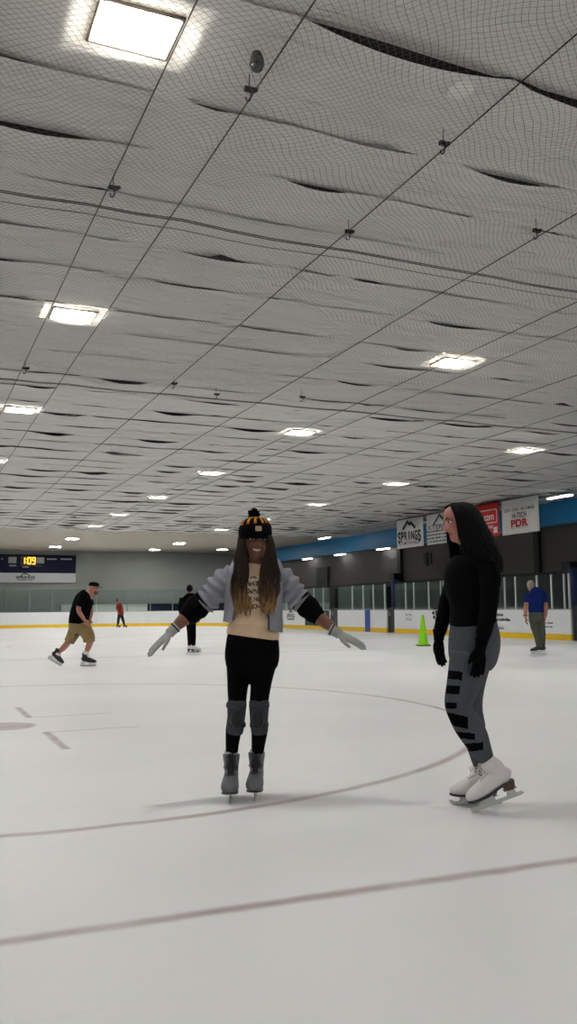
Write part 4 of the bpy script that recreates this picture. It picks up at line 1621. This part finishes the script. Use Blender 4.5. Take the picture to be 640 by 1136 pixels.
w1.build(mb, 'beanie_crown', [M['black_knit'], M['yellow_knit'], fabric('rust knit', (186, 88, 34), .8, 200)], parent=be, smooth=True, assign=crown_rows)
mb = MB()
pcn = w1.w(281.5, 570.5, -.03)
rr = random.Random(5)
for k in range(70):
    a, b = rr.uniform(0, 2 * PI), math.acos(rr.uniform(-1, 1))
    d_ = V((math.sin(b) * math.cos(a), math.sin(b) * math.sin(a), math.cos(b)))
    mb.tube([pcn, pcn + d_ * .025, pcn + d_ * rr.uniform(.036, .046)], [.009, .008, .003], 6, 2)
w1.build(mb, 'pom_pom', M['black_knit'], parent=be, smooth=True)
bevel(w1.build(MB().box(w1.w(287.5, 588.3, -.03) - FH * (21.7 * bk), (.020, .0035, .016), (RH, FH, UP)), 'patch', M['patch'], parent=be), .003)
# hair: many locks falling over the shoulders
mb = MB()
rr = random.Random(11)


def lock(pts, r):
    n_ = len(pts)
    mb.tube(pts, [r * (.7 + .5 * math.sin(PI * (i + .5) / n_)) if i < n_ - 1 else r * .12 for i in range(n_)], 7, 3)


for k in range(64):
    side = -1 if k % 2 else 1
    q = rr.random()
    e = rr.uniform(-1, 1)
    if side < 0:
        xb = 260 + 17 * q
        wv = [rr.uniform(-2.6, 2.6) for _ in range(4)]
        top = w1.w(266.5 + 4.5 * q, 594, -.06 - .045 * q)
        pts = [top, w1.w(265 + 6 * q + e, 606, -.085 - .03 * q), w1.w(262.5 + 9 * q + wv[0], 622, -.11 - .02 * q), w1.w(260 + 13.5 * q + wv[1], 638, -.14), w1.w(258.5 + 15.5 * q + wv[2], 655, -.15), w1.w(xb + wv[3], 669, -.15), w1.w(xb + 1 - 2 * e, 678 + rr.uniform(-4, 9) - 6 * (1 - abs(2 * q - 1)), -.14)]
    else:
        xb = 288.5 + 16.5 * q
        wv = [rr.uniform(-2.6, 2.6) for _ in range(4)]
        top = w1.w(300 - 3 * (1 - q), 594, -.06 - .045 * (1 - q))
        pts = [top, w1.w(297.5 + 5 * q + e, 606, -.115 + .03 * q), w1.w(293.5 + 12 * q + wv[0], 622, -.13 + .02 * q), w1.w(290 + 18 * q + wv[1], 638, -.14), w1.w(289 + 18.5 * q + wv[2], 654, -.152), w1.w(xb + wv[3], 667, -.152), w1.w(xb - 2 * e, 676 + rr.uniform(-5, 8), -.14)]
    lock(pts, rr.uniform(.009, .014))
for k in range(16):
    a = PI * (k + .5) / 16
    x_ = 283.5 - 17 * math.cos(a)
    dz = -.03 + .105 * math.sin(a)
    lock([w1.w(x_, 596, dz), w1.w(x_ - 1, 612, dz + .01), w1.w(283.5 - 20 * math.cos(a), 628, dz + .02), w1.w(283.5 - 21 * math.cos(a), 645, dz + .03)], .018)
w1.build(mb, 'hair', M['hair_ombre'], smooth=True)
# skates
for gx, dz, tx, lab in ((256.5, .0, 254.4, None), (284.6, .055, 281.6, None)):
    og = at_depth(gx, 885, D + dz)
    og.z = 0
    tp = at_depth(tx, 885, D + dz - .2)
    tp.z = 0
    sk = make_skate(w1, og, tp - og, UP, 'boot_silver', 'sole_black', 'sole_black', 'lace_grey', top=.262, k=1.02, fine=.005, wd=1.16, front='boot_dark')
    f_ = (tp - og).normalized()
    s_ = f_.cross(UP)
    w1.build(MB().loft([(og - f_ * .02 + UP * .255, .044, .047), (og - f_ * .02 + UP * .283, .043, .045)], s_, 20, 2), 'sock', M['pad_grey'] if 0 else M['glove_grey'], parent=sk, smooth=True)
# ================================================================ dark haired woman in profile
w2 = P('person', 5.25, 530, 897, 'dark haired woman in black top and grey leggings standing in profile at right')
S = w2.st
HH = .228
hc = w2.w(509.5, 579.5, -.01)
hf = -RH - FH * .22 - UP * .10
hu = UP - RH * .10
og_far = w2.w(537, 897, .085)
og_far.z = 0
f_far = (-RH - FH * .12).normalized()
th = math.radians(19.5)
f_near = (-RH * math.cos(th) - UP * math.sin(th))
u_near = (UP * math.cos(th) - RH * math.sin(th))
tip = at_depth(526, 905, 5.14)
tip.z = .003
og_near = tip - f_near * .195 - u_near * .004
NA = [(539, 628, -.155, 10, 10), (543.5, 640, -.185, 10, 9.5), (543, 660, -.20, 8.5, 8.5), (541, 682, -.205, 7.8, 7.6), (538, 696, -.215, 7, 6.6), (534, 713, -.225, 5.0, 4.6), (533, 719, -.228, 3.8, 3.6)]
FA = [(512, 630, .155, 10, 10), (504, 645, .18, 9, 9), (497, 664, .19, 8, 8), (492.5, 683, .19, 7, 7), (489, 696, .175, 6.2, 6), (487, 706, .165, 4.6, 4.2), (486.5, 709, .162, 3.8, 3.4)]
nw_, nd_ = w2.w(533, 719, -.228), w2.w(531, 742, -.232) - w2.w(533, 719, -.228)
fw_, fd_ = w2.w(486.8, 708.5, .162), w2.w(488, 734, .15) - w2.w(486.8, 708.5, .162)
NL = [(521, 727, -.075, 20.5, 16), (517.5, 746, -.085, 19, 15), (512.5, 764, -.095, 16.3, 13), (508.6, 780, -.10, 14, 11.5), (511.5, 792, -.105, 13, 11), (518, 803, -.105, 14, 11.5), (526, 816, -.105, 13.4, 11), (533, 830, -.10, 10.6, 9.6), (538.5, 841, -.10, 7.8, 7.4), (543, 852, -.10, 6, 5.8), (546, 860, -.10, 5, 5)]
FL_ = [(527, 730, .08, 19, 16), (525.5, 750, .085, 13.5, 14), (523, 770, .085, 11.8, 12), (522.5, 788, .085, 11.6, 11), (525.5, 806, .085, 11.6, 11), (527.5, 825, .085, 9.4, 9.2), (530, 840, .085, 7, 7), (533, 852, .085, 5.6, 5.8), (535, 862, .085, 5, 5)]
TR = [(526, 716, 0, 26, 25), (525.5, 703, 0, 25, 27), (524, 688, 0, 22.5, 26), (522.5, 670, 0, 22, 24.5), (522, 652, 0, 25, 26), (523.5, 637, 0, 24, 28), (526.5, 627, 0, 16, 24), (526.5, 619, 0, 10, 12)]
mb = MB()
mb.loft(S(TR), RH, 26, 4, 2.2)
mb.loft(S([(526.5, 622, 0, 11, 12), (521, 608, 0, 9.8, 10), (516, 596, -.01, 10, 10)]), RH, 18, 3)
add_head(mb, hc, hf, hu, HH)
mb.loft(S(NA), RH, 16, 3)
mb.loft(S(FA), RH, 16, 3)
mb.loft(S(NL), RH, 18, 3)
mb.loft(S(FL_), RH, 18, 3)
for o_, f_, u_ in ((og_far, f_far, UP), (og_near, f_near, u_near)):
    mb.loft([(o_ + u_ * .19 - f_ * .01, .026, .026), (o_ + u_ * .135 + f_ * .01, .024, .03), (o_ + u_ * .10 + f_ * .09, .024, .02), (o_ + u_ * .09 + f_ * .15, .018, .012)], FH, 12, 3)
add_hand(mb, nw_, nd_, -FH + RH * .2, -RH, .155, .0055, .18, .05, .35, pw=.75)
add_hand(mb, fw_, fd_, -RH * .8 - FH * .6, FH - RH * .3, .155, .0055, .22, .06, .35, pw=.75)
w2.build(mb, 'body', [M['skin_fair'], M['lips_fair']], voxel=.0062, relax=3, deform=head_deform(hc, hf, hu, HH), assign=lip_assign(hc, hf, hu, HH))
face_parts(w2, hc, hf, hu, HH)
# black top
mb = MB()
mb.loft(S([(525, 694, 0, 24.8, 28.2), (524.6, 690, 0, 25.4, 28.8), (524, 683, 0, 24.6, 28), (523, 668, 0, 24.2, 26.8), (521.6, 652, 0, 28.2, 29.4), (521.8, 641, 0, 29.6, 31), (524, 630, 0, 26, 32.4), (527, 622, 0, 20, 30), (527, 615, 0, 12.5, 16), (524, 608, 0, 11.2, 12)]), RH, 36, 4, 2.25, wob=lambda v, t: 1 + .012 * math.sin(v * 30 + t * 3))
mb.loft(S([(x, y, z, a + 1.6, b + 1.6) for x, y, z, a, b in NA]), RH, 20, 5, wob=wrk(.03, 6))
mb.loft(S([(x, y, z, a + 1.5, b + 1.5) for x, y, z, a, b in FA]), RH, 20, 5, wob=wrk(.03, 6))
w2.build(mb, 'long_sleeved_top', M['black_cloth'], voxel=.006, relax=3)
# leggings with darker bands across the shins and thighs
mb = MB()
mb.loft(S([(525, 684, 0, 24, 27), (525.5, 694, 0, 25.6, 28), (526, 704, 0, 27.4, 29), (526, 713, 0, 28, 29.5), (525, 724, 0, 27.2, 28.5), (524.5, 734, 0, 25, 26), (524, 742, 0, 20, 20)]), RH, 30, 4, 2.2)
for Lg in (NL, FL_):
    mb.loft(S([(x, y, z, a + 1.2, b + 1.2) for x, y, z, a, b in Lg]), RH, 22, 4)
BANDS = [(743.5, 753, 495, 513, .10), (759, 768.5, 490, 510, .10), (779.5, 786, 490, 507, .0), (790.5, 804, 499, 519, .25), (812, 819, 510, 527, .1), (825, 834, 518, 536, -.1)]


def bands(p, n):
    x, y = proj(p)
    q = (p - w2.root).dot(FH)
    for a, b, x0, x1, sl in BANDS:
        yy = y - (x - x0) * sl
        if a < yy < b and x < x1 and q < .04:
            return 1
        if a < yy < b and q >= .04 and n.dot(RH) < -.1:
            return 1
    return 0


w2.build(mb, 'leggings', [M['grey_legging'], M['black_cloth']], voxel=.006, relax=4, assign=bands)
# gloves
for hw, hd, hn, th, cu in ((nw_, nd_, -FH + RH * .2, -RH, .18), (fw_, fd_, -RH * .8 - FH * .6, FH - RH * .3, .22)):
    mb = MB()
    d_ = hd.normalized()
    mb.loft([(hw - d_ * .06, .038, .036), (hw - d_ * .02, .033, .031), (hw + d_ * .01, .033, .027)], RH, 16, 3)
    add_hand(mb, hw, hd, hn, th, .175, .0100, cu, .06, .35)
    w2.build(mb, 'glove', M['black_knit'], voxel=.0042, relax=3)
# hair
X, F, U = head_axes(hf, hu)
mb = MB()
mb.ell(hc - F * (.12 * HH) + U * (.09 * HH), (.345 * HH, .385 * HH, .43 * HH), (X, F, U), 28, 18)
mb.loft([(hc + X * 0 + F * (y * HH) + U * (z * HH), a * HH, b * HH) for y, z, a, b in ((-.16, .40, .2, .2), (-.20, .2, .30, .30), (-.22, -.1, .31, .34), (-.26, -.4, .33, .38), (-.36, -.7, .40, .42), (-.44, -.95, .42, .44))], X, 24, 4)
rr = random.Random(4)


def hp_(side, t, z, e=0.):
    z0 = max(-.95, min(.38, z))
    yb = -.47 - .53 * (.38 - z0) / 1.28
    yf = .20 - .06 * max(0, (.1 - z))
    y = yf + (yb - yf) * t
    x = side * (.375 + .10 * max(0, -z)) * math.sqrt(max(0, 1 - t ** 2.4)) + e * .02
    return hc + X * (x * HH) + F * (y * HH) + U * (z * HH)


for k in range(150):
    side = -1 if k % 2 else 1
    t = max(0, min(1, ((k + .5) / 150) + rr.uniform(-.02, .02)))
    e = rr.uniform(-1, 1)
    tp = hc + U * (.50 * HH) + F * ((.13 - .32 * t) * HH) + X * (side * .02 * HH)
    md = hc + U * (.42 * HH) + F * ((.24 - .62 * t) * HH) + X * (side * .23 * math.sqrt(max(0, 1 - t ** 2.4)) * HH)
    lock([tp, md, hp_(side, t, .18, e), hp_(side, t, -.15, -e), hp_(side, t, -.5, e), hp_(side, t, -.85, -e), hp_(side, t, -1.12, e), hp_(side, t, -1.36 + rr.uniform(-.14, .12), e)], rr.uniform(.010, .0145))
for k in range(8):
    side = -1 if k % 2 else 1
    e = rr.uniform(-1, 1)
    lock([hc + U * (.48 * HH) + F * (.16 * HH), hc + U * (.38 * HH) + F * (.24 * HH) + X * (side * .20 * HH), hp_(side, 0, .1) + F * ((.04 + .02 * e) * HH), hp_(side, 0, -.3) + F * ((.05 + .03 * e) * HH), hp_(side, 0, -.62) + F * ((.10 + .05 * e) * HH)], .0045)


def hface(p):
    q = p - hc
    return p


w2.build(mb, 'hair', M['hair_dark'], smooth=True)
# skates: the far one flat, the nearer one rolled up on its toe
make_skate(w2, og_far, f_far, UP, 'boot_white', 'sole_black', 'sole_brown', 'lace_white', top=.262, k=1.0, lean=.02)
make_skate(w2, og_near, f_near, u_near, 'boot_white', 'sole_black', 'sole_brown', 'lace_white', top=.246, k=1.02, lean=.045)

# ================================================================ skaters farther away
def head_small(pp, mb, x, y, dz, Hh, f, u=UP):
    c = pp.w(x, y, dz)
    add_head(mb, c, f, u, Hh)
    return c


# --- man in cap and khaki shorts, mid stride
w3 = P('person', 18.5, 88, 739, 'man in dark cap, black t-shirt and khaki shorts skating in mid stride')
S = w3.st
mb = MB()
f3 = RH * .9 - FH * .35 - UP * .12
hc = head_small(w3, mb, 103.8, 652.8, -.02, .245, f3, UP + RH * .08)
mb.loft(S([(87, 693, 0, 9.5, 8), (88.5, 683, 0, 10.2, 8.2), (92, 670, 0, 10, 9), (95.5, 661, 0, 8, 10), (98.3, 656.5, 0, 4, 5)]), RH, 18, 4, 2.2)
mb.loft(S([(97.5, 660, 0, 4, 4), (101, 654, 0, 3.5, 3.5)]), RH, 12, 3)
A1 = [(92, 661, -.19, 3.6, 3.6), (88.5, 669, -.23, 3.0, 3.0), (87.2, 677, -.25, 2.7, 2.7), (90.5, 683, -.27, 2.4, 2.4), (93.8, 688, -.29, 1.7, 1.7)]
A2 = [(97, 661, .19, 3.6, 3.6), (99, 669, .24, 3, 3), (101, 676, .25, 2.6, 2.6), (101, 682, .22, 2.2, 2.2), (99.8, 687, .2, 1.6, 1.6)]
G1 = [(83, 700, .11, 5.8, 5), (79, 707, .12, 5, 4.6), (74.8, 713.5, .12, 3.6, 3.6), (70, 719, .12, 3.4, 3.4), (66, 723, .11, 2.4, 2.4), (62.5, 728, .10, 2, 2)]
G2 = [(95, 700, -.11, 6, 5.2), (99.5, 708, -.12, 4.8, 4.6), (99.5, 713.5, -.12, 3.6, 3.6), (97.5, 719, -.12, 3.2, 3.3), (95.8, 724, -.12, 2.3, 2.4), (95, 730, -.12, 2, 2)]
for a in (A1, A2):
    mb.loft(S(a), RH, 12, 3)
for a in (G1, G2):
    mb.loft(S(a), RH, 14, 3)
add_hand(mb, w3.w(93.8, 688, -.29), w3.w(97, 693, -.31) - w3.w(93.8, 688, -.29), -FH - RH * .3, RH, .18, .0095, .35, .08)
add_hand(mb, w3.w(99.8, 687, .2), w3.w(99, 693, .18) - w3.w(99.8, 687, .2), FH, RH, .18, .0095, .35, .08)
w3.build(mb, 'body', [M['skin_pink'], M['lips_pink']], voxel=.011, relax=2, deform=head_deform(hc, f3, UP + RH * .08, .245), assign=lip_assign(hc, f3, UP + RH * .08, .245))
face_parts(w3, hc, f3, UP + RH * .08, .245)
mb = MB()
mb.loft(S([(86.8, 692, 0, 10.6, 9.6), (88, 684, 0, 11, 9.6), (90.5, 674, 0, 10.9, 10), (93.2, 665, 0, 10.2, 11), (95.4, 659.5, 0, 7.5, 10), (97.4, 656, 0, 4.6, 5)]), RH, 24, 4, 2.3)
mb.loft(S([(93, 660, -.17, 5, 5), (90, 666.5, -.215, 4.8, 4.8), (87.6, 673, -.245, 4.6, 4.6)]), RH, 16, 3)
mb.loft(S([(97, 660, .17, 5, 5), (99, 666.5, .225, 4.6, 4.6), (100.5, 672, .245, 4.3, 4.3)]), RH, 16, 3)
w3.build(mb, 't_shirt', M['black_cloth'], voxel=.012, relax=2)
mb = MB()
mb.loft(S([(87, 689, 0, 10.6, 9.2), (88, 696, 0, 11.2, 9.4), (89, 702, 0, 10, 8)]), RH, 22, 3, 2.3)
mb.loft(S([(84, 698, .1, 8, 6.4), (80, 706, .12, 6.6, 6), (76.4, 712.5, .12, 5.8, 5.8)]), RH, 18, 3)
mb.loft(S([(94, 698, -.1, 8, 6.4), (98.2, 706, -.12, 7, 6.2), (98.8, 712.5, -.12, 6.2, 6)]), RH, 18, 3)
w3.build(mb, 'cargo_shorts', M['khaki'], voxel=.012, relax=2)
for x, y, dz in ((79, 704, -.03), (99, 704, -.25)):
    bevel(w3.build(MB().box(w3.w(x, y, dz), (.075, .02, .085), (RH, FH, UP)), 'cargo_pocket', M['khaki']), .01)
X, F, U = head_axes(f3, UP + RH * .08)
mb = MB().loft([(hc + U * .05 + F * .0, .094, .122), (hc + U * .085, .094, .12), (hc + U * .118, .078, .10), (hc + U * .136, .04, .05)], X, 22, 3)
cp = w3.build(mb, 'cap', M['black_cloth'], smooth=True)
w3.build(MB().loft([(hc + U * .055 + F * .09, .075, .01), (hc + U * .05 + F * .16, .066, .008), (hc + U * .04 + F * .20, .035, .006)], X, 16, 3), 'cap_bill', M['adblack'], parent=cp, smooth=True)
w3.build(MB().ell(hc - U * .085 + F * .075, (.055, .035, .05), (X, F, U)), 'beard', M['beard'], smooth=True)
for gx, gy, dz, f_, u_, zz in ((95, 738.5, -.12, RH - FH * .1, UP, 0), (61.5, 737, .10, RH * .80 - UP * .52 + FH * .2, UP * .8 + RH * .52, None)):
    og = w3.w(gx, gy, dz)
    if zz is not None:
        og.z = 0
    else:
        og = at_depth(57.5, 734, 18.6)
        ff = f_.normalized()
        og.z = -(ff.z * .18) + .006
    make_skate(w3, og, f_, u_, 'boot_black', 'sole_black', 'sole_black', 'lace_white', top=.26, k=1.12, hockey=True, fine=.009, laces=zz is not None)
for x, y, dz, tx, ty in ((65, 724.5, .11, 63.5, 726.5), (95.8, 722.5, -.12, 95.3, 726)):
    w3.build(MB().loft([(w3.w(x, y, dz), .062, .066), (w3.w(tx, ty, dz), .062, .066)], RH, 16, 2), 'sock', M['sock'], smooth=True)

# --- skater in black with white figure skates
w4 = P('person', 23.75, 212, 724.4, 'skater dressed all in black with white skates, seen from behind beside the stretched glove')
S = w4.st
f4 = FH * .9 + RH * .3
mb = MB()
hc = head_small(w4, mb, 210.8, 653.8, 0, .235, f4)
mb.loft(S([(211.5, 691, 0, 6, 4.6), (211.8, 683, 0, 6.2, 4.6), (211.5, 673, 0, 7.6, 5), (211.2, 664, 0, 8.6, 5), (211, 660, 0, 5, 3.6)]), RH, 18, 4, 2.2)
mb.loft(S([(211, 662, 0, 2.4, 2.4), (210.9, 656, 0, 2.2, 2.3)]), RH, 12, 3)
B1 = [(203.2, 664, 0, 3, 3), (201, 671, .02, 2.5, 2.5), (200.8, 677, .0, 2.2, 2.2), (202.4, 683, -.06, 1.5, 1.5)]
B2 = [(219, 664, 0, 3, 3), (221.6, 671, .02, 2.5, 2.5), (222, 678, 0, 2.2, 2.2), (221, 684, -.05, 1.5, 1.5)]
C1 = [(209.5, 688, 0, 3.2, 3.4), (210, 697, -.01, 2.6, 2.8), (210.3, 706, 0, 2.2, 2.4), (210.2, 716, .02, 1.6, 1.8)]
C2 = [(214, 688, 0, 3.2, 3.4), (214.4, 697, -.01, 2.6, 2.8), (214.8, 706, .03, 2.2, 2.4), (214.8, 716, .06, 1.6, 1.8)]
for a in (B1, B2):
    mb.loft(S(a), RH, 12, 3)
for a in (C1, C2):
    mb.loft(S(a), RH, 12, 3)
for b, sg in ((B1, 1), (B2, -1)):
    x, y, dz = b[-1][:3]
    add_hand(mb, w4.w(x, y, dz), w4.w(x + sg * .6, y + 5, dz - .03) - w4.w(x, y, dz), -FH - RH * sg * .6, RH * sg, .18, .0095, .3, .08)
w4.build(mb, 'body', [M['skin_tan'], M['lips_tan']], voxel=.011, relax=2, deform=head_deform(hc, f4, UP, .235))
face_parts(w4, hc, f4, UP, .235)
mb = MB()
mb.loft(S([(212, 689, 0, 7, 5.4), (212, 680, 0, 7.4, 5.6), (211.6, 671, 0, 8.8, 5.8), (211.3, 664, 0, 9.4, 5.6), (211.1, 660, 0, 6, 4.4), (211, 658, 0, 3.4, 3.2)]), RH, 22, 4, 2.3)
for b in (B1, B2):
    mb.loft(S([(x, y, z, a + .9, c + .9) for x, y, z, a, c in b]), RH, 14, 4)
w4.build(mb, 'hoodie', M['black_knit'], voxel=.012, relax=2)
mb = MB()
mb.loft(S([(211.8, 684, 0, 6.6, 5), (211.8, 691, 0, 6.6, 5)]), RH, 18, 3)
for a in (C1, C2):
    mb.loft(S([(x, y, z, b + .5, c + .5) for x, y, z, b, c in a]), RH, 14, 3)
w4.build(mb, 'trousers', M['black_cloth'], voxel=.012, relax=2)
X, F, U = head_axes(f4, UP)
w4.build(MB().ell(hc - F * .02 + U * .025, (.088, .106, .11), (X, F, U)), 'hair', M['hair_dark'], smooth=True)
for (x, dz) in ((211, .02), (215, .07)):
    og = w4.w(x, 724, dz)
    og.z = 0
    make_skate(w4, og, RH * .8 + FH * .45, UP, 'boot_white', 'sole_black', 'sole_black', 'lace_white', top=.26, k=1.0, fine=.009, laces=False)

# --- far skater in a rust red top
w5 = P('person', 57.0, 134, 695, 'distant skater in rust red top and dark trousers striding along the far boards')
S = w5.st
f5 = RH * .9 - FH * .4
mb = MB()
hc = head_small(w5, mb, 131.2, 666.6, 0, .245, f5)
mb.loft(S([(133.6, 682, 0, 2.8, 2.4), (133, 677, 0, 2.9, 2.5), (132.2, 672, 0, 3.1, 3), (131.4, 669.6, 0, 1.4, 1.6)]), RH, 14, 4, 2.2)
mb.loft(S([(131.3, 671, 0, 1, 1), (131.2, 667, 0, .95, 1)]), RH, 10, 3)
E1_ = [(130.6, 672, -.16, 1.1, 1.1), (129.4, 675.5, -.2, .9, .9), (130.6, 679, -.22, .7, .7)]
E2_ = [(133.8, 672, .16, 1.1, 1.1), (136, 675.5, .2, .9, .9), (136.6, 679, .18, .7, .7)]
K1 = [(132.6, 682, -.07, 1.7, 1.7), (131.4, 687, -.07, 1.3, 1.4), (130.8, 692.5, -.06, .9, .9)]
K2 = [(134.6, 682, .07, 1.7, 1.7), (136.2, 687, .07, 1.3, 1.4), (137.6, 692, .07, .9, .9)]
for a in (E1_, E2_, K1, K2):
    mb.loft(S(a), RH, 10, 3)
add_hand(mb, w5.w(130.6, 679, -.22), V((.3, 0, -1)), -FH, RH, .18, .0095, .3, .08)
add_hand(mb, w5.w(136.6, 679, .18), V((.0, 0, -1)), FH, RH, .18, .0095, .3, .08)
w5.build(mb, 'body', M['skin_tan'], voxel=.014, relax=2, deform=head_deform(hc, f5, UP, .245))
face_parts(w5, hc, f5, UP, .245)
mb = MB().loft(S([(133.8, 682.6, 0, 3.3, 2.9), (133.2, 677, 0, 3.3, 2.9), (132.3, 672, 0, 3.5, 3.4), (131.6, 669.4, 0, 1.7, 1.8)]), RH, 18, 4, 2.3)
for a in (E1_, E2_):
    mb.loft(S([(x, y, z, b + .3, c + .3) for x, y, z, b, c in a[:2]]), RH, 12, 3)
w5.build(mb, 'top', M['redcloth'], voxel=.014, relax=2)
mb = MB().loft(S([(133.7, 680.5, 0, 3.1, 2.7), (133.8, 683.5, 0, 3.1, 2.7)]), RH, 16, 3)
for a, k_ in ((K1, 1.3), (K2, 1.3)):
    mb.loft(S([(x, y, z, max(b + .35, k_), max(c + .35, k_)) for x, y, z, b, c in a]), RH, 14, 3)
w5.build(mb, 'trousers', M['jeans'], voxel=.014, relax=2)
X, F, U = head_axes(f5, UP)
w5.build(MB().ell(hc - F * .025 + U * .03, (.09, .105, .11), (X, F, U)), 'hair', M['hair_dark'], smooth=True)
for (x, dz) in ((130.6, -.06), (138.0, .07)):
    og = w5.w(x, 695, dz)
    og.z = 0
    make_skate(w5, og, RH - FH * .2, UP, 'boot_black', 'sole_black', 'sole_black', 'lace_grey', top=.25, k=1.05, fine=.012, laces=False)

# --- man in a royal blue polo, seen from behind
w6 = P('person', 21.35, 597, 725.4, 'grey haired man in royal blue polo and olive trousers skating away near the side boards')
S = w6.st
f6 = FH * .95 - RH * .25
mb = MB()
hc = head_small(w6, mb, 588.6, 649.6, 0, .24, f6, UP - RH * .06)
mb.loft(S([(595, 684, 0, 7.4, 5.6), (594.5, 676, 0, 7.4, 5.6), (594, 666, 0, 8.2, 6), (594, 658.5, 0, 8.6, 5.6), (591.5, 654.5, 0, 4.5, 3.8)]), RH, 18, 4, 2.2)
mb.loft(S([(591, 656.5, 0, 2.9, 2.9), (589.2, 651, 0, 2.6, 2.7)]), RH, 12, 3)
Q1 = [(586.2, 658.5, 0, 3, 3), (584.2, 666, .01, 2.7, 2.7), (583.3, 674, 0, 2.4, 2.4), (582.9, 681, -.04, 2.1, 2.1), (583.2, 685.5, -.06, 1.6, 1.6)]
Q2 = [(602, 658.5, 0, 3, 3), (604.4, 666, .01, 2.7, 2.7), (605.4, 674, 0, 2.3, 2.3), (605.4, 680, -.04, 1.9, 1.9), (605, 684, -.06, 1.5, 1.5)]
Z1 = [(591.6, 686, 0, 4.2, 4.4), (593, 696, -.02, 3.4, 3.8), (596, 706, .02, 2.7, 3), (597.8, 717, .06, 2, 2.2)]
Z2 = [(598.4, 686, 0, 4.2, 4.4), (600.2, 696, -.02, 3.4, 3.8), (601.4, 706, 0, 2.7, 3), (601.6, 717, .02, 2, 2.2)]
for a in (Q1, Q2, Z1, Z2):
    mb.loft(S(a), RH, 14, 3)
for b, sg in ((Q1, 1), (Q2, -1)):
    x, y, dz = b[-1][:3]
    add_hand(mb, w6.w(x, y, dz), w6.w(x + sg * .4, y + 5, dz - .02) - w6.w(x, y, dz), -RH * sg - FH * .3, -FH, .185, .0095, .35, .08)
w6.build(mb, 'body', [M['skin_pink'], M['lips_pink']], voxel=.011, relax=2, deform=head_deform(hc, f6, UP, .24))
face_parts(w6, hc, f6, UP - RH * .06, .24)
mb = MB()
mb.loft(S([(594.6, 679.5, 0, 8.4, 6.6), (594.4, 672, 0, 8.4, 6.6), (594, 664, 0, 9.2, 6.8), (594, 658, 0, 9.2, 6.2), (591.8, 654, 0, 5, 4.4), (591, 652.6, 0, 3.6, 3.6)]), RH, 24, 4, 2.3)
for b, sg in ((Q1, 1), (Q2, -1)):
    mb.loft(S([(x, y, z, a + 1.1, c + 1.1) for x, y, z, a, c in b[:2]] + [(b[1][0] - sg * .3, 668.6, 0, 4.1, 4.1)]), RH, 16, 4)
w6.build(mb, 'polo_shirt', M['royal'], voxel=.012, relax=2)
w6.build(MB().loft(S([(591, 654.6, 0, 3.5, 3.5), (590.6, 652.2, 0, 3.4, 3.4)]), RH, 18, 2), 'collar', M['royal'], smooth=True)
mb = MB().loft(S([(594.6, 676.5, 0, 7.9, 6.1), (594.8, 684, 0, 8.4, 6.5), (595, 689, 0, 7.8, 6)]), RH, 22, 3, 2.3)
for a in (Z1, Z2):
    mb.loft(S([(x, y, z, b + 1.0, c + 1.0) for x, y, z, b, c in a]), RH, 16, 4, wob=wrk(.04, 4))
w6.build(mb, 'trousers', M['olive'], voxel=.012, relax=2)
X, F, U = head_axes(f6, UP - RH * .06)
w6.build(MB().ell(hc - F * .02 + U * .03, (.085, .106, .105), (X, F, U)), 'hair', M['hair_grey'], smooth=True)
w6.build(MB().tube([w6.w(582.9, 682.5, -.05) + RH * (.05 * math.cos(a)) + FH * (.05 * math.sin(a)) for a in [2 * PI * i / 12 for i in range(13)]], .011, 8, 2), 'watch', M['black'], smooth=True)
for (x, dz) in ((597.2, .07), (601.8, .0)):
    og = w6.w(x, 725, dz)
    og.z = 0
    make_skate(w6, og, FH * .75 - RH * .65, UP, 'boot_black', 'sole_black', 'sole_black', 'lace_grey', top=.25, k=1.08, hockey=True, fine=.009, laces=False)

# ---------------------------------------------------------------- render look
w = bpy.data.worlds.new('world')
SC.world = w
w.use_nodes = True
w.node_tree.nodes['Background'].inputs[0].default_value = (.02, .02, .02, 1)
SC.view_settings.view_transform = 'Standard'
SC.view_settings.look = 'None'
SC.view_settings.gamma = 1
SC.view_settings.use_curve_mapping = False
SC.view_settings.exposure = 1.10
SC.cycles.use_denoising = True
SC.cycles.max_bounces = 10
SC.cycles.diffuse_bounces = 5
SC.cycles.transparent_max_bounces = 24
SC.cycles.sample_clamp_indirect = 4
